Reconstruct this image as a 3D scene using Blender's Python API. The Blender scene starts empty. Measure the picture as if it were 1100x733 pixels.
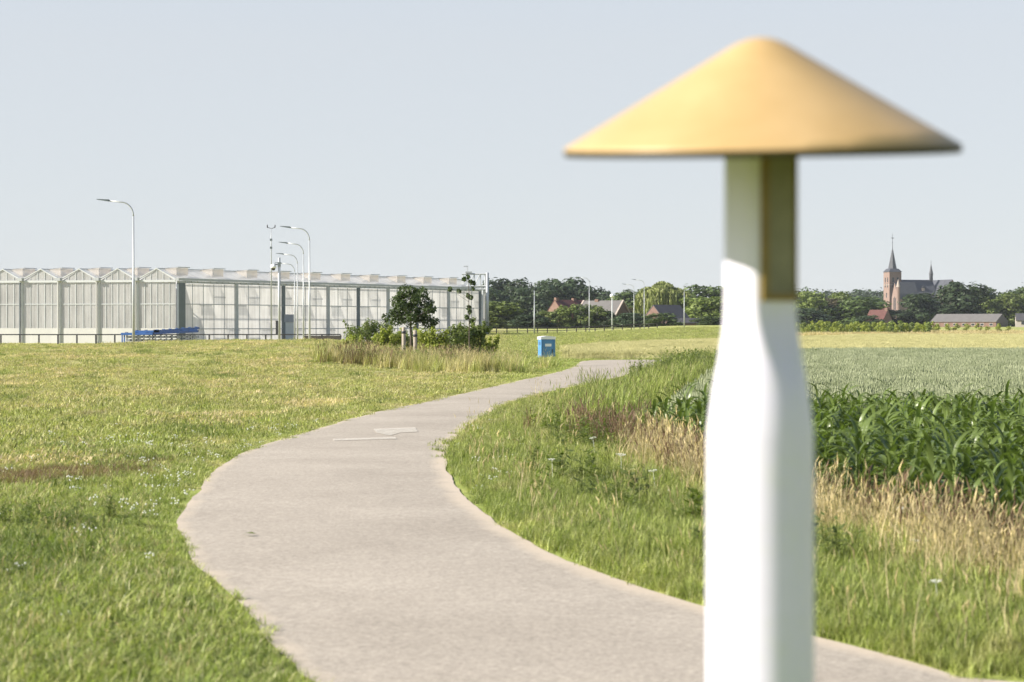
import bpy, bmesh, math, random
import numpy as np
from mathutils import Vector, Matrix

R = math.radians
SC = bpy.context.scene
COL = SC.collection
F = 70.0 / 36.0 * 1100.0          # focal length in pixels of the 1100 px wide photograph
EYE, HOR = 1.6, 350.0
def px(x, d): return (x - 550.0) * d / F
def pz(y, d): return EYE - (y - HOR) * d / F

# ------------------------------------------------------------------ camera, world, sun, exposure
cam = bpy.data.cameras.new('camera'); camo = bpy.data.objects.new('camera', cam); COL.objects.link(camo)
camo.location = (0, 0, EYE); camo.rotation_euler = (R(90) - math.atan(16.5 / F), 0, 0)
cam.lens = 70; cam.sensor_width = 36; cam.clip_start = 0.1; cam.clip_end = 20000
cam.dof.use_dof = True; cam.dof.focus_distance = 60; cam.dof.aperture_fstop = 4.2
SC.camera = camo

SUN_EL, SUN_DIR = R(32), Vector((-0.974, -0.225, 0)).normalized()
w = bpy.data.worlds.new('World'); SC.world = w; w.use_nodes = True
nt = w.node_tree; nt.nodes.clear()
sky = nt.nodes.new('ShaderNodeTexSky'); sky.sky_type = 'NISHITA'; sky.sun_disc = False
sky.sun_elevation = SUN_EL; sky.sun_rotation = math.atan2(SUN_DIR.x, SUN_DIR.y)
sky.air_density = 0.8; sky.dust_density = 0.6; sky.ozone_density = 1.0; sky.altitude = 0
bg = nt.nodes.new('ShaderNodeBackground'); bg.inputs['Strength'].default_value = 0.10
wo = nt.nodes.new('ShaderNodeOutputWorld')
# a pale summer haze veils the lower sky and thins out towards the zenith
tcw = nt.nodes.new('ShaderNodeTexCoord'); sepw = nt.nodes.new('ShaderNodeSeparateXYZ'); mrw = nt.nodes.new('ShaderNodeMapRange')
nt.links.new(tcw.outputs['Generated'], sepw.inputs[0]); nt.links.new(sepw.outputs['Z'], mrw.inputs[0])
for i_, v_ in ((1, 0.14), (2, 0.55), (3, 0.88), (4, 0.0)): mrw.inputs[i_].default_value = v_
mxw = nt.nodes.new('ShaderNodeMix'); mxw.data_type = 'RGBA'; mxw.inputs[7].default_value = (3.5, 3.64, 3.78, 1)
nt.links.new(mrw.outputs[0], mxw.inputs[0]); nt.links.new(sky.outputs[0], mxw.inputs[6])
nt.links.new(mxw.outputs[2], bg.inputs[0]); nt.links.new(bg.outputs[0], wo.inputs[0])

sl = bpy.data.lights.new('sun', 'SUN'); sl.energy = 5.0; sl.angle = R(0.53); sl.color = (1.0, 0.93, 0.82)
so = bpy.data.objects.new('sun', sl); COL.objects.link(so)
sd = Vector((SUN_DIR.x * math.cos(SUN_EL), SUN_DIR.y * math.cos(SUN_EL), math.sin(SUN_EL)))
so.rotation_euler = sd.to_track_quat('Z', 'Y').to_euler(); so.location = (-30, -10, 40)

vs = SC.view_settings; SC.display_settings.display_device = 'sRGB'
vs.view_transform = 'Standard'; vs.look = 'None'; vs.exposure = 1.0; vs.gamma = 1; vs.use_curve_mapping = False
SC.cycles.use_denoising = True; SC.cycles.max_bounces = 6; SC.cycles.transparent_max_bounces = 12
SC.cycles.diffuse_bounces = 3; SC.cycles.volume_bounces = 0

# ------------------------------------------------------------------ helpers: materials
def new_mat(name):
    m = bpy.data.materials.new(name); m.use_nodes = True
    n = m.node_tree; n.nodes.clear()
    out = n.nodes.new('ShaderNodeOutputMaterial')
    return m, n, out
def N(nt, typ, **kw):
    n = nt.nodes.new(typ)
    for k, v in kw.items(): setattr(n, k, v)
    return n
def L(nt, a, b): nt.links.new(a, b)
def noise(nt, scale, detail=3, rough=.5, vec=None):
    n = N(nt, 'ShaderNodeTexNoise'); n.inputs['Scale'].default_value = scale
    n.inputs['Detail'].default_value = detail; n.inputs['Roughness'].default_value = rough
    if vec is not None: L(nt, vec, n.inputs['Vector'])
    return n.outputs['Fac']
def ramp(nt, fac, stops):
    r = N(nt, 'ShaderNodeValToRGB'); e = r.color_ramp.elements
    while len(e) < len(stops): e.new(0.5)
    for el, (p, c) in zip(e, stops):
        el.position = p
        el.color = (c, c, c, 1) if isinstance(c, (int, float)) else tuple(c) + (1,)
    L(nt, fac, r.inputs[0]); return r.outputs[0]
def mix(nt, fac, a, b, typ='MIX'):
    m = N(nt, 'ShaderNodeMix', data_type='RGBA', blend_type=typ)
    for i, v in ((0, fac), (6, a), (7, b)):
        s = m.inputs[i]
        if isinstance(v, bpy.types.NodeSocket): L(nt, v, s)
        elif isinstance(v, (int, float)): s.default_value = v if i == 0 else (v, v, v, 1)
        else: s.default_value = tuple(v) + (1,)
    return m.outputs[2]
def math_(nt, op, a, b=0.0, c=None):
    m = N(nt, 'ShaderNodeMath', operation=op)
    for i, v in enumerate((a, b) if c is None else (a, b, c)):
        if isinstance(v, bpy.types.NodeSocket): L(nt, v, m.inputs[i])
        else: m.inputs[i].default_value = v
    return m.outputs[0]
def maprange(nt, v, a, b, c=0.0, d=1.0):
    m = N(nt, 'ShaderNodeMapRange'); L(nt, v, m.inputs[0])
    for i, q in enumerate((a, b, c, d)): m.inputs[i + 1].default_value = q
    return m.outputs[0]

def surface(name, col, rough=.6, var=.15, scale=3.0, metal=0.0, bump=0.0, bscale=40, spec=.5, streak=False, dirt=None):
    """painted, brick, metal ... : base colour broken up by two noises"""
    m, n, out = new_mat(name)
    tc = N(n, 'ShaderNodeTexCoord'); vec = tc.outputs['Object']
    if streak:
        mp = N(n, 'ShaderNodeMapping'); mp.inputs['Scale'].default_value = (1, 1, .08); L(n, vec, mp.inputs[0]); vec = mp.outputs[0]
    f = noise(n, scale, 4, .6, vec)
    f2 = noise(n, scale * 9, 3, .6, vec)
    f = math_(n, 'ADD', math_(n, 'MULTIPLY', f, .65), math_(n, 'MULTIPLY', f2, .35))
    lo = [c * (1 - var) for c in col]; hi = [min(1, c * (1 + var)) for c in col]
    c = ramp(n, f, [(.3, lo), (.7, hi)])
    if dirt:
        c = mix(n, ramp(n, noise(n, scale * 2.2, 5, .7, vec), [(.5, 0.0), (.75, 1.0)]), c, dirt)
    p = N(n, 'ShaderNodeBsdfPrincipled'); L(n, c, p.inputs['Base Color'])
    p.inputs['Roughness'].default_value = rough; p.inputs['Metallic'].default_value = metal
    p.inputs['Specular IOR Level'].default_value = spec
    if bump:
        b = N(n, 'ShaderNodeBump'); b.inputs['Strength'].default_value = bump; b.inputs['Distance'].default_value = .02
        L(n, noise(n, bscale, 4, .6, tc.outputs['Object']), b.inputs['Height']); L(n, b.outputs[0], p.inputs['Normal'])
    L(n, p.outputs[0], out.inputs[0]); return m

def leafy(name, col, var=.35, trans=.45, nscale=.6, tint=None, rough=.6):
    """foliage: diffuse + translucent, colour varied by place and by instance"""
    m, n, out = new_mat(name)
    geo = N(n, 'ShaderNodeNewGeometry'); oi = N(n, 'ShaderNodeObjectInfo')
    f = noise(n, nscale, 3, .6, geo.outputs['Position'])
    at = N(n, 'ShaderNodeAttribute'); at.attribute_name = 'val'
    f = math_(n, 'ADD', math_(n, 'MULTIPLY', f, .45), math_(n, 'MULTIPLY', oi.outputs['Random'], .2)); f = math_(n, 'ADD', f, math_(n, 'MULTIPLY', at.outputs['Fac'], .35))
    lo = [c * (1 - var) for c in col]; hi = [c * (1 + var) for c in (tint or col)]
    c = ramp(n, f, [(.25, lo), (.75, hi)])
    d = N(n, 'ShaderNodeBsdfPrincipled'); L(n, c, d.inputs['Base Color']); d.inputs['Roughness'].default_value = rough
    d.inputs['Specular IOR Level'].default_value = .35
    t = N(n, 'ShaderNodeBsdfTranslucent'); L(n, mix(n, 1.0, c, (1.1, 1.25, .6), 'MULTIPLY'), t.inputs[0])
    s = N(n, 'ShaderNodeMixShader'); s.inputs[0].default_value = trans
    L(n, d.outputs[0], s.inputs[1]); L(n, t.outputs[0], s.inputs[2]); L(n, s.outputs[0], out.inputs[0]); return m

def grass_colour(n):
    """one colour field over the ground, shared by the soil sheet and the blades on it"""
    geo = N(n, 'ShaderNodeNewGeometry'); pos = geo.outputs['Position']
    sep = N(n, 'ShaderNodeSeparateXYZ'); L(n, pos, sep.inputs[0])
    mp = N(n, 'ShaderNodeMapping'); mp.inputs['Scale'].default_value = (1, .55, 0); L(n, pos, mp.inputs[0]); v = mp.outputs[0]
    a = noise(n, .22, 4, .6, v); b = noise(n, .9, 4, .65, v); c = noise(n, 4.0, 3, .6, v)
    green = ramp(n, math_(n, 'ADD', math_(n, 'MULTIPLY', a, .5), math_(n, 'MULTIPLY', c, .5)),
                 [(.3, (.15, .22, .043)), (.5, (.315, .365, .092)), (.72, (.49, .49, .168))])
    far = maprange(n, sep.outputs['Y'], 17, 42)
    left = maprange(n, sep.outputs['X'], 2.0, -1.5)
    away = maprange(n, sep.outputs['Y'], 85, 120)
    dryness = math_(n, 'MAXIMUM', math_(n, 'MULTIPLY', far, left), math_(n, 'MULTIPLY', away, .5))
    green = mix(n, math_(n, 'MULTIPLY', dryness, .46), green, (.46, .43, .165))
    dn = math_(n, 'ADD', math_(n, 'MULTIPLY', b, .6), math_(n, 'MULTIPLY', c, .4))
    dn = math_(n, 'ADD', dn, math_(n, 'MULTIPLY', dryness, .10))
    straw = ramp(n, dn, [(.55, 0.0), (.68, 1.0)])
    return mix(n, math_(n, 'MULTIPLY', straw, .72), green, (.54, .455, .26)), pos

def blade_material(name, gain=1.0, trans=.33):
    m, n, out = new_mat(name)
    c, pos = grass_colour(n)
    oi = N(n, 'ShaderNodeObjectInfo')
    at = N(n, 'ShaderNodeAttribute'); at.attribute_name = 'val'
    c = mix(n, 1.0, c, ramp(n, oi.outputs['Random'], [(0, .72 * gain), (1, 1.25 * gain)]), 'MULTIPLY')
    c = mix(n, 1.0, c, ramp(n, at.outputs['Fac'], [(0, .38), (.5, .95), (1, 1.55)]), 'MULTIPLY')
    c = mix(n, ramp(n, at.outputs['Fac'], [(.84, 0.0), (.9, .75)]), c, (.42, .37, .20))
    d = N(n, 'ShaderNodeBsdfPrincipled'); L(n, c, d.inputs['Base Color']); d.inputs['Roughness'].default_value = .5
    d.inputs['Specular IOR Level'].default_value = .4
    t = N(n, 'ShaderNodeBsdfTranslucent'); L(n, mix(n, 1.0, c, (1.05, 1.2, .6), 'MULTIPLY'), t.inputs[0])
    s = N(n, 'ShaderNodeMixShader'); s.inputs[0].default_value = trans
    L(n, d.outputs[0], s.inputs[1]); L(n, t.outputs[0], s.inputs[2]); L(n, s.outputs[0], out.inputs[0]); return m

def ground_material():
    m, n, out = new_mat('grassy_soil')
    c, pos = grass_colour(n)
    f = noise(n, 22, 4, .7, pos)
    c = mix(n, 1.0, c, ramp(n, f, [(.3, .55), (.7, 1.15)]), 'MULTIPLY')
    p = N(n, 'ShaderNodeBsdfPrincipled'); L(n, c, p.inputs['Base Color']); p.inputs['Roughness'].default_value = .95
    p.inputs['Specular IOR Level'].default_value = .1
    b = N(n, 'ShaderNodeBump'); b.inputs['Strength'].default_value = .7; b.inputs['Distance'].default_value = .06
    L(n, noise(n, 9, 5, .7, pos), b.inputs['Height']); L(n, b.outputs[0], p.inputs['Normal'])
    L(n, p.outputs[0], out.inputs[0]); return m

def path_material():
    m, n, out = new_mat('tan_asphalt')
    geo = N(n, 'ShaderNodeNewGeometry'); pos = geo.outputs['Position']
    uv = N(n, 'ShaderNodeUVMap'); sep = N(n, 'ShaderNodeSeparateXYZ'); L(n, uv.outputs[0], sep.inputs[0])
    edge = math_(n, 'ABSOLUTE', math_(n, 'SUBTRACT', sep.outputs[0], .485)); edge = math_(n, 'SUBTRACT', edge, .008)
    edge = math_(n, 'ADD', edge, math_(n, 'MULTIPLY', math_(n, 'SUBTRACT', noise(n, 1.6, 4, .6, pos), .5), .13))
    big = noise(n, .55, 4, .6, pos); fine = noise(n, 34, 5, .85, pos); mid = noise(n, 9, 3, .6, pos)
    c = ramp(n, big, [(.3, (.315, .276, .226)), (.7, (.385, .34, .281))])
    c = mix(n, 1.0, c, ramp(n, fine, [(.28, .55), (.5, 1.0), (.70, 1.4)]), 'MULTIPLY')
    c = mix(n, 1.0, c, ramp(n, mid, [(.3, .93), (.7, 1.06)]), 'MULTIPLY')
    c = mix(n, ramp(n, edge, [(.425, 0.0), (.485, .8)]), c, (.50, .42, .325))
    p = N(n, 'ShaderNodeBsdfPrincipled'); L(n, c, p.inputs['Base Color']); p.inputs['Roughness'].default_value = .85
    p.inputs['Specular IOR Level'].default_value = .25
    b = N(n, 'ShaderNodeBump'); b.inputs['Strength'].default_value = .5; b.inputs['Distance'].default_value = .006
    L(n, noise(n, 90, 3, .7, pos), b.inputs['Height']); L(n, b.outputs[0], p.inputs['Normal'])
    L(n, p.outputs[0], out.inputs[0]); return m

def glazing_material(name, col, trans):
    """milky greenhouse glass with shading screens hanging behind it"""
    m, n, out = new_mat(name)
    tc = N(n, 'ShaderNodeTexCoord'); uv = N(n, 'ShaderNodeUVMap')
    mp = N(n, 'ShaderNodeMapping'); mp.inputs['Scale'].default_value = (1, .05, 1); L(n, uv.outputs[0], mp.inputs[0])
    f = noise(n, 2.6, 4, .7, mp.outputs[0]); f2 = noise(n, .35, 3, .5, uv.outputs[0])
    c = ramp(n, f, [(.3, [v * .74 for v in col]), (.5, col), (.72, [min(.9, v * 1.16) for v in col])])
    c = mix(n, 1.0, c, ramp(n, f2, [(.3, .86), (.7, 1.06)]), 'MULTIPLY')
    p = N(n, 'ShaderNodeBsdfPrincipled'); L(n, c, p.inputs['Base Color']); p.inputs['Roughness'].default_value = .35
    t = N(n, 'ShaderNodeBsdfTranslucent'); L(n, c, t.inputs[0])
    s = N(n, 'ShaderNodeMixShader'); s.inputs[0].default_value = trans
    L(n, p.outputs[0], s.inputs[1]); L(n, t.outputs[0], s.inputs[2]); L(n, s.outputs[0], out.inputs[0]); return m

def crop_material(name, lo, hi, trans=.3):
    m, n, out = new_mat(name)
    geo = N(n, 'ShaderNodeNewGeometry'); oi = N(n, 'ShaderNodeObjectInfo'); pos = geo.outputs['Position']
    mp = N(n, 'ShaderNodeMapping'); mp.inputs['Scale'].default_value = (1, .4, .4); L(n, pos, mp.inputs[0])
    a = noise(n, .12, 4, .6, mp.outputs[0]); b = noise(n, 3.0, 4, .7, mp.outputs[0])
    f = math_(n, 'ADD', math_(n, 'MULTIPLY', a, .35), math_(n, 'MULTIPLY', b, .35))
    f = math_(n, 'ADD', f, math_(n, 'MULTIPLY', oi.outputs['Random'], .3))
    c = ramp(n, f, [(.3, lo), (.7, hi)])
    d = N(n, 'ShaderNodeBsdfPrincipled'); L(n, c, d.inputs['Base Color']); d.inputs['Roughness'].default_value = .7
    d.inputs['Specular IOR Level'].default_value = .2
    t = N(n, 'ShaderNodeBsdfTranslucent'); L(n, c, t.inputs[0])
    s = N(n, 'ShaderNodeMixShader'); s.inputs[0].default_value = trans
    L(n, d.outputs[0], s.inputs[1]); L(n, t.outputs[0], s.inputs[2]); L(n, s.outputs[0], out.inputs[0]); return m

M = {}
M['ground'] = ground_material(); M['path'] = path_material()
M['blade'] = blade_material('grass_blade'); M['blade_dark'] = blade_material('verge_blade', .97)
M['straw'] = leafy('dry_straw', (.56, .46, .265), .5, .35, 1.2)
M['rust'] = leafy('rust_grass', (.22, .145, .09), .4, .35, 1.2)
M['bloom'] = leafy('white_bloom', (.72, .72, .66), .1, .2, 1.2)
M['weed'] = leafy('weed_leaf', (.15, .19, .05), .35, .4, 1.2)
M['maize'] = leafy('maize_leaf', (.125, .17, .046), .6, .3, 1.5, rough=.33)
M['maize_dead'] = leafy('dead_maize_leaf', (.30, .19, .09), .3, .3, 1.5)
M['ear'] = crop_material('green_ear', (.23, .27, .14), (.46, .49, .31))
M['crop'] = crop_material('green_crop_leaf', (.11, .165, .075), (.23, .30, .16))
M['wheat'] = crop_material('ripening_wheat', (.43, .415, .19), (.64, .605, .32))
M['white_paint'] = surface('white_paint', (.72, .69, .81), .45, .03, 5, dirt=(.70, .70, .70))
M['cap'] = surface('yellow_cap_paint', (.70, .47, .215), .42, .08, 7, dirt=(.60, .42, .22))
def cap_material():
    # sun-bleached yellow paint with a dark mottled band creeping up from one side of the rim
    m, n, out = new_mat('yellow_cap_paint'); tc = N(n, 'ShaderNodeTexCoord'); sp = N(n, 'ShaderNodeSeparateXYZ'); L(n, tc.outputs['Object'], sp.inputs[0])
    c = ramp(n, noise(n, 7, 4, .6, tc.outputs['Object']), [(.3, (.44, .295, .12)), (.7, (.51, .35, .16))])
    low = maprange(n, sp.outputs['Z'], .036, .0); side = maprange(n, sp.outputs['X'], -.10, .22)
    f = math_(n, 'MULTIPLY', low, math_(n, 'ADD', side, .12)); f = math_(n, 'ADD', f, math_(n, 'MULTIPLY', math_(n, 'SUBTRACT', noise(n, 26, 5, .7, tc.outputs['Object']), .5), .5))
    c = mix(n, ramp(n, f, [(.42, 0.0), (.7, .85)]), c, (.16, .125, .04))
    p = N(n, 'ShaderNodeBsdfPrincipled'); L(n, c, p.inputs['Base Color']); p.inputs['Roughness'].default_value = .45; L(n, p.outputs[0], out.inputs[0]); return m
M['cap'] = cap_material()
M['cap_rim'] = surface('shade_dark_rim', (.045, .034, .012), .8, .35, 20)  # shade along the cap's lower edge, painted in as a near-black base colour
M['yellow_frame'] = surface('yellow_frame_paint', (.20, .13, .015), .5, .2, 20)
M['lamp_panel'] = surface('dusty_lamp_panel', (.22, .205, .14), .6, .25, 14, spec=.2)
M['galv'] = surface('galvanised_steel', (.42, .44, .45), .5, .12, 2, .35)
M['galv_light'] = surface('pale_aluminium', (.52, .54, .545), .5, .08, 2, .1)
M['steel_dark'] = surface('dark_steel', (.13, .155, .17), .55, .2, 1)
M['black'] = surface('black_metal', (.035, .035, .04), .5, .2, 3)
M['glass_wall'] = glazing_material('screened_glass', (.80, .79, .75), .65)
M['glass_gable'] = glazing_material('gable_glass', (.60, .595, .575), .5)
M['roof_glass'] = glazing_material('whitewashed_roof_glass', (.78, .78, .76), .5)
_n = M['roof_glass'].node_tree; _o = [q for q in _n.nodes if q.type == 'OUTPUT_MATERIAL'][0]; _s = _o.inputs[0].links[0].from_socket
_t = N(_n, 'ShaderNodeBsdfTransparent'); _m = N(_n, 'ShaderNodeMixShader'); _m.inputs[0].default_value = .42
L(_n, _s, _m.inputs[1]); L(_n, _t.outputs[0], _m.inputs[2]); L(_n, _m.outputs[0], _o.inputs[0])
def see_through(m, f):
    n = m.node_tree; o = [q for q in n.nodes if q.type == 'OUTPUT_MATERIAL'][0]; sk = o.inputs[0].links[0].from_socket
    t = N(n, 'ShaderNodeBsdfTransparent'); x = N(n, 'ShaderNodeMixShader'); x.inputs[0].default_value = f
    L(n, sk, x.inputs[1]); L(n, t.outputs[0], x.inputs[2]); L(n, x.outputs[0], o.inputs[0]); return m
M['net'] = surface('beige_insect_net', (.66, .59, .51), .8, .08, 1)
see_through(M['net'], .52); M['flap'] = see_through(surface('flap_glass', (.70, .70, .68), .4, .06, 1), .7)
M['white_panel'] = surface('white_panel', (.52, .52, .50), .5, .05, 1, streak=True)
M['blue'] = surface('blue_steel', (.05, .14, .42), .4, .25, 2)
M['blue_dark'] = surface('navy_steel', (.02, .05, .16), .4, .3, 2)
M['grey_crate'] = surface('grey_plastic', (.32, .33, .37), .6, .15, 2)
M['toilet_blue'] = surface('blue_plastic', (.075, .24, .48), .45, .12, 2)
M['toilet_white'] = surface('white_plastic', (.80, .81, .82), .45, .05, 2)
M['wood'] = surface('weathered_wood', (.36, .31, .25), .85, .3, 6, bump=.5, streak=True)
M['wood_dark'] = surface('dark_fence_wood', (.075, .065, .055), .85, .3, 4)
M['bark'] = surface('bark', (.10, .08, .06), .9, .3, 3, bump=.6)
M['brick'] = surface('brown_brick', (.17, .105, .08), .85, .2, 1.2)
M['brick_pink'] = surface('pink_church_brick', (.21, .145, .122), .85, .15, .6)
M['brick_dark'] = surface('old_brick', (.12, .075, .062), .85, .2, 1.2)
M['roof_red'] = surface('red_roof_tile', (.105, .042, .034), .8, .25, 1)
M['roof_slate'] = surface('slate', (.055, .058, .068), .6, .2, .6)
M['roof_grey'] = surface('grey_fibre_cement', (.125, .118, .112), .85, .15, .6)
M['roof_dark'] = surface('dark_roof_tile', (.06, .058, .062), .7, .25, .8)
M['cream'] = surface('cream_render', (.40, .36, .32), .8, .08, 1)
M['stone'] = surface('pale_stone', (.36, .30, .26), .8, .12, 1)
M['window'] = surface('dark_window', (.03, .035, .04), .2, .2, 1)
M['leaf_dark'] = leafy('dark_leaf', (.042, .066, .026), .5, .2, .35)
M['leaf_mid'] = leafy('mid_leaf', (.075, .11, .03), .5, .25, .35)
M['leaf_light'] = leafy('light_leaf', (.15, .19, .05), .5, .3, .5)
M['leaf_willow'] = leafy('willow_leaf', (.25, .275, .10), .5, .3, .5)
M['leaf_yellow'] = leafy('yellow_green_leaf', (.26, .29, .055), .3, .4, .4)
M['leaf_maple'] = leafy('maple_leaf', (.05, .075, .022), .4, .3, 1.5)
M['leaf_brown'] = leafy('bronze_leaf', (.10, .085, .04), .35, .35, .4)

# ------------------------------------------------------------------ helpers: meshes and objects
def link(name, me, mats, parent=None, smooth=False):
    o = bpy.data.objects.new(name, me); COL.objects.link(o)
    for m in (mats if isinstance(mats, (list, tuple)) else [mats]): me.materials.append(m)
    if smooth: me.polygons.foreach_set('use_smooth', [True] * len(me.polygons))
    if parent: o.parent = parent
    return o
class MB:
    """collects vertices and faces; build() links them as one mesh object"""
    def __init__(s): s.v = []; s.f = []; s.m = []; s.val = {}
    def add(s, vs, fs, mi=0):
        k = len(s.v); s.v += [tuple(q) for q in vs]; s.f += [tuple(i + k for i in f) for f in fs]; s.m += [mi] * len(fs); return s
    def hexa(s, q, mi=0):   # 8 points: bottom 4 ccw, top 4 ccw
        return s.add(q, [(3, 2, 1, 0), (4, 5, 6, 7), (0, 1, 5, 4), (1, 2, 6, 5), (2, 3, 7, 6), (3, 0, 4, 7)], mi)
    def box(s, x0, x1, y0, y1, z0, z1, mi=0):
        return s.hexa([(x0, y0, z0), (x1, y0, z0), (x1, y1, z0), (x0, y1, z0), (x0, y0, z1), (x1, y0, z1), (x1, y1, z1), (x0, y1, z1)], mi)
    def tube(s, pts, rads, n=8, mi=0, cap=True):
        pts = [Vector(p) for p in pts]; k = len(s.v); ring = []
        for i, p in enumerate(pts):
            t = (pts[min(i + 1, len(pts) - 1)] - pts[max(i - 1, 0)]).normalized()
            a = t.orthogonal().normalized() if i == 0 else (ring_a - t * ring_a.dot(t)).normalized()
            ring_a = a; b = t.cross(a); r = rads[i] if isinstance(rads, (list, tuple)) else rads
            for j in range(n):
                q = 2 * math.pi * j / n; s.v.append(tuple(p + (a * math.cos(q) + b * math.sin(q)) * r))
        for i in range(len(pts) - 1):
            for j in range(n):
                s.f.append((k + i * n + j, k + i * n + (j + 1) % n, k + (i + 1) * n + (j + 1) % n, k + (i + 1) * n + j)); s.m.append(mi)
        if cap:
            s.f.append(tuple(k + j for j in reversed(range(n)))); s.m.append(mi)
            e = k + (len(pts) - 1) * n; s.f.append(tuple(e + j for j in range(n))); s.m.append(mi)
        return s
    def lathe(s, prof, n=32, mi=0, loc=(0, 0, 0)):
        k = len(s.v)
        for r, z in prof:
            for j in range(n):
                q = 2 * math.pi * j / n; s.v.append((loc[0] + r * math.cos(q), loc[1] + r * math.sin(q), loc[2] + z))
        for i in range(len(prof) - 1):
            for j in range(n):
                s.f.append((k + i * n + j, k + i * n + (j + 1) % n, k + (i + 1) * n + (j + 1) % n, k + (i + 1) * n + j)); s.m.append(mi)
        return s
    def mesh(s, name):
        me = bpy.data.meshes.new(name); me.from_pydata(s.v, [], s.f); me.polygons.foreach_set('material_index', s.m)
        a = np.full(len(s.v), .5, np.float32)
        for (i0, i1), q in s.val.items(): a[i0:i1] = q
        me.attributes.new('val', 'FLOAT', 'POINT').data.foreach_set('value', a); me.update(); return me
    def build(s, name, mats, parent=None, smooth=False): return link(name, s.mesh(name), mats, parent, smooth)

def tag(o, label=None, cat=None, group=None, kind=None):
    if label: o['label'] = label
    if cat: o['category'] = cat
    if group: o['group'] = group
    if kind: o['kind'] = kind
    return o
def thing(name, label, cat, loc=(0, 0, 0), rz=0, group=None):
    o = bpy.data.objects.new(name, None); COL.objects.link(o); o.location = loc; o.rotation_euler = (0, 0, rz)
    return tag(o, label, cat, group)
KIDS = {}
def copy_tree(o, parent=None):
    c = o.copy(); COL.objects.link(c)
    if parent: c.parent = parent
    for ch in o.children: copy_tree(ch, c)
    return c

# ------------------------------------------------------------------ terrain
def S(a, b, x):
    t = np.clip((np.asarray(x, float) - a) / (b - a), 0, 1); return t * t * (3 - 2 * t)
def g(x, y):
    """height of the ground (numpy arrays or numbers)"""
    x = np.asarray(x, float); y = np.asarray(y, float)
    u = x / np.maximum(y, 1.0)
    z = -0.3 * S(92, 104, y)
    berm = (1.12 - .28 * S(-14, -22, x)) * S(52, 101, y) * (1 - S(103, 125, y)) + .3 * S(92, 104, y) * (1 - S(103, 125, y))
    berm = np.where(berm > 0, berm, 0)
    z = z + (berm * .78) * (1 - S(-9.5, -1.0, x))
    r0 = 150 + 70 * S(.0, .1, u)
    ramp_ = (.80 + .75 * S(.02, .1, u)) * np.clip((y - r0) / (285 - r0), 0, 1)
    z = z + ramp_ * (1 - S(.108, .135, u)) * S(-.035, -.012, u) * (1 - S(380, 440, y))
    z = z + 1.5 * S(330, 480, y)
    hole = 1 - S(1.6, 4.2, np.hypot((x - 1.75) * 1.3, (y - 118) * .6)); z = z * (1 - hole) + (-1.22) * hole
    return z
def gz(x, y): return float(g(x, y))

def build_ground():
    ang = list(np.linspace(-.36, .36, 170)) + list(np.linspace(.40, 2 * math.pi - .40, 60))
    rad = np.concatenate([[0.0], np.geomspace(1.0, 30, 60), np.linspace(31, 170, 150), np.geomspace(173, 700, 110), np.geomspace(730, 2600, 30)])
    A, Rr = np.meshgrid(np.array(ang), rad[1:])
    X = np.sin(A) * Rr; Y = np.cos(A) * Rr
    Z = g(X, Y)
    n = len(ang); vs = [(0, 0, 0)] + list(zip(X.ravel().tolist(), Y.ravel().tolist(), Z.ravel().tolist()))
    fs = [(0, 1 + (j + 1) % n, 1 + j) for j in range(n)]
    for i in range(len(rad) - 2):
        for j in range(n):
            a = 1 + i * n + j; b = 1 + i * n + (j + 1) % n; fs.append((a, b, b + n, a + n))
    me = bpy.data.meshes.new('ground'); me.from_pydata(vs, [], fs); me.update()
    o = link('ground', me, M['ground'], smooth=True); tag(o, kind='structure')
build_ground()
def haze():
    m = bpy.data.materials.new('pale_haze'); m.use_nodes = True; n = m.node_tree; n.nodes.clear()
    out = n.nodes.new('ShaderNodeOutputMaterial'); v = n.nodes.new('ShaderNodeVolumePrincipled')
    v.inputs['Color'].default_value = (.86, .92, 1.0, 1); v.inputs['Density'].default_value = .00007; v.inputs['Anisotropy'].default_value = 0.0
    n.links.new(v.outputs[0], out.inputs['Volume'])
    o = MB().box(-2700, 2700, -2700, 2700, -2.4, 66).build('haze', m); tag(o, 'thin pale summer haze over the fields', 'haze', kind='stuff')
haze()

# ------------------------------------------------------------------ the cycle path
LEFT_PX = [(335, 733), (318, 712), (300, 695), (270, 660), (240, 632), (216, 605), (203, 585), (198, 568), (203, 548), (215, 526), (236, 505),
           (262, 489), (300, 474), (340, 463), (380, 450), (430, 438.5), (480, 427.5), (530, 416), (570, 407), (600, 400), (618, 394), (626, 388.5)]
RIGHT_PX = [(1045, 733), (1000, 721), (940, 705), (880, 690), (760, 658), (690, 637), (640, 617), (590, 597), (550, 575), (520, 555), (497, 535),
            (483, 516), (476, 500), (478, 486), (488, 470), (505, 455), (530, 441), (560, 429), (600, 419), (640, 411), (670, 404), (690, 397)]
def unproj(p):
    d = EYE * F / (p[1] - HOR); return (px(p[0], d), d)
LE = [(9, 4.3), (5.5, 5.0), (3, 5.9), (1.2, 6.9), (0.1, 7.6), (-.5, 8.2)] + [unproj(p) for p in LEFT_PX] + [(4.4, 92.5), (6.8, 93.6), (11, 94.5), (20, 95.6)]
RE = [(9, 6.5), (6, 7.35), (4.4, 7.95), (3.2, 8.45)] + [unproj(p) for p in RIGHT_PX] + [(6.7, 84.0), (8.2, 88.2), (12, 90.2), (20, 91.6)]
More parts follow.
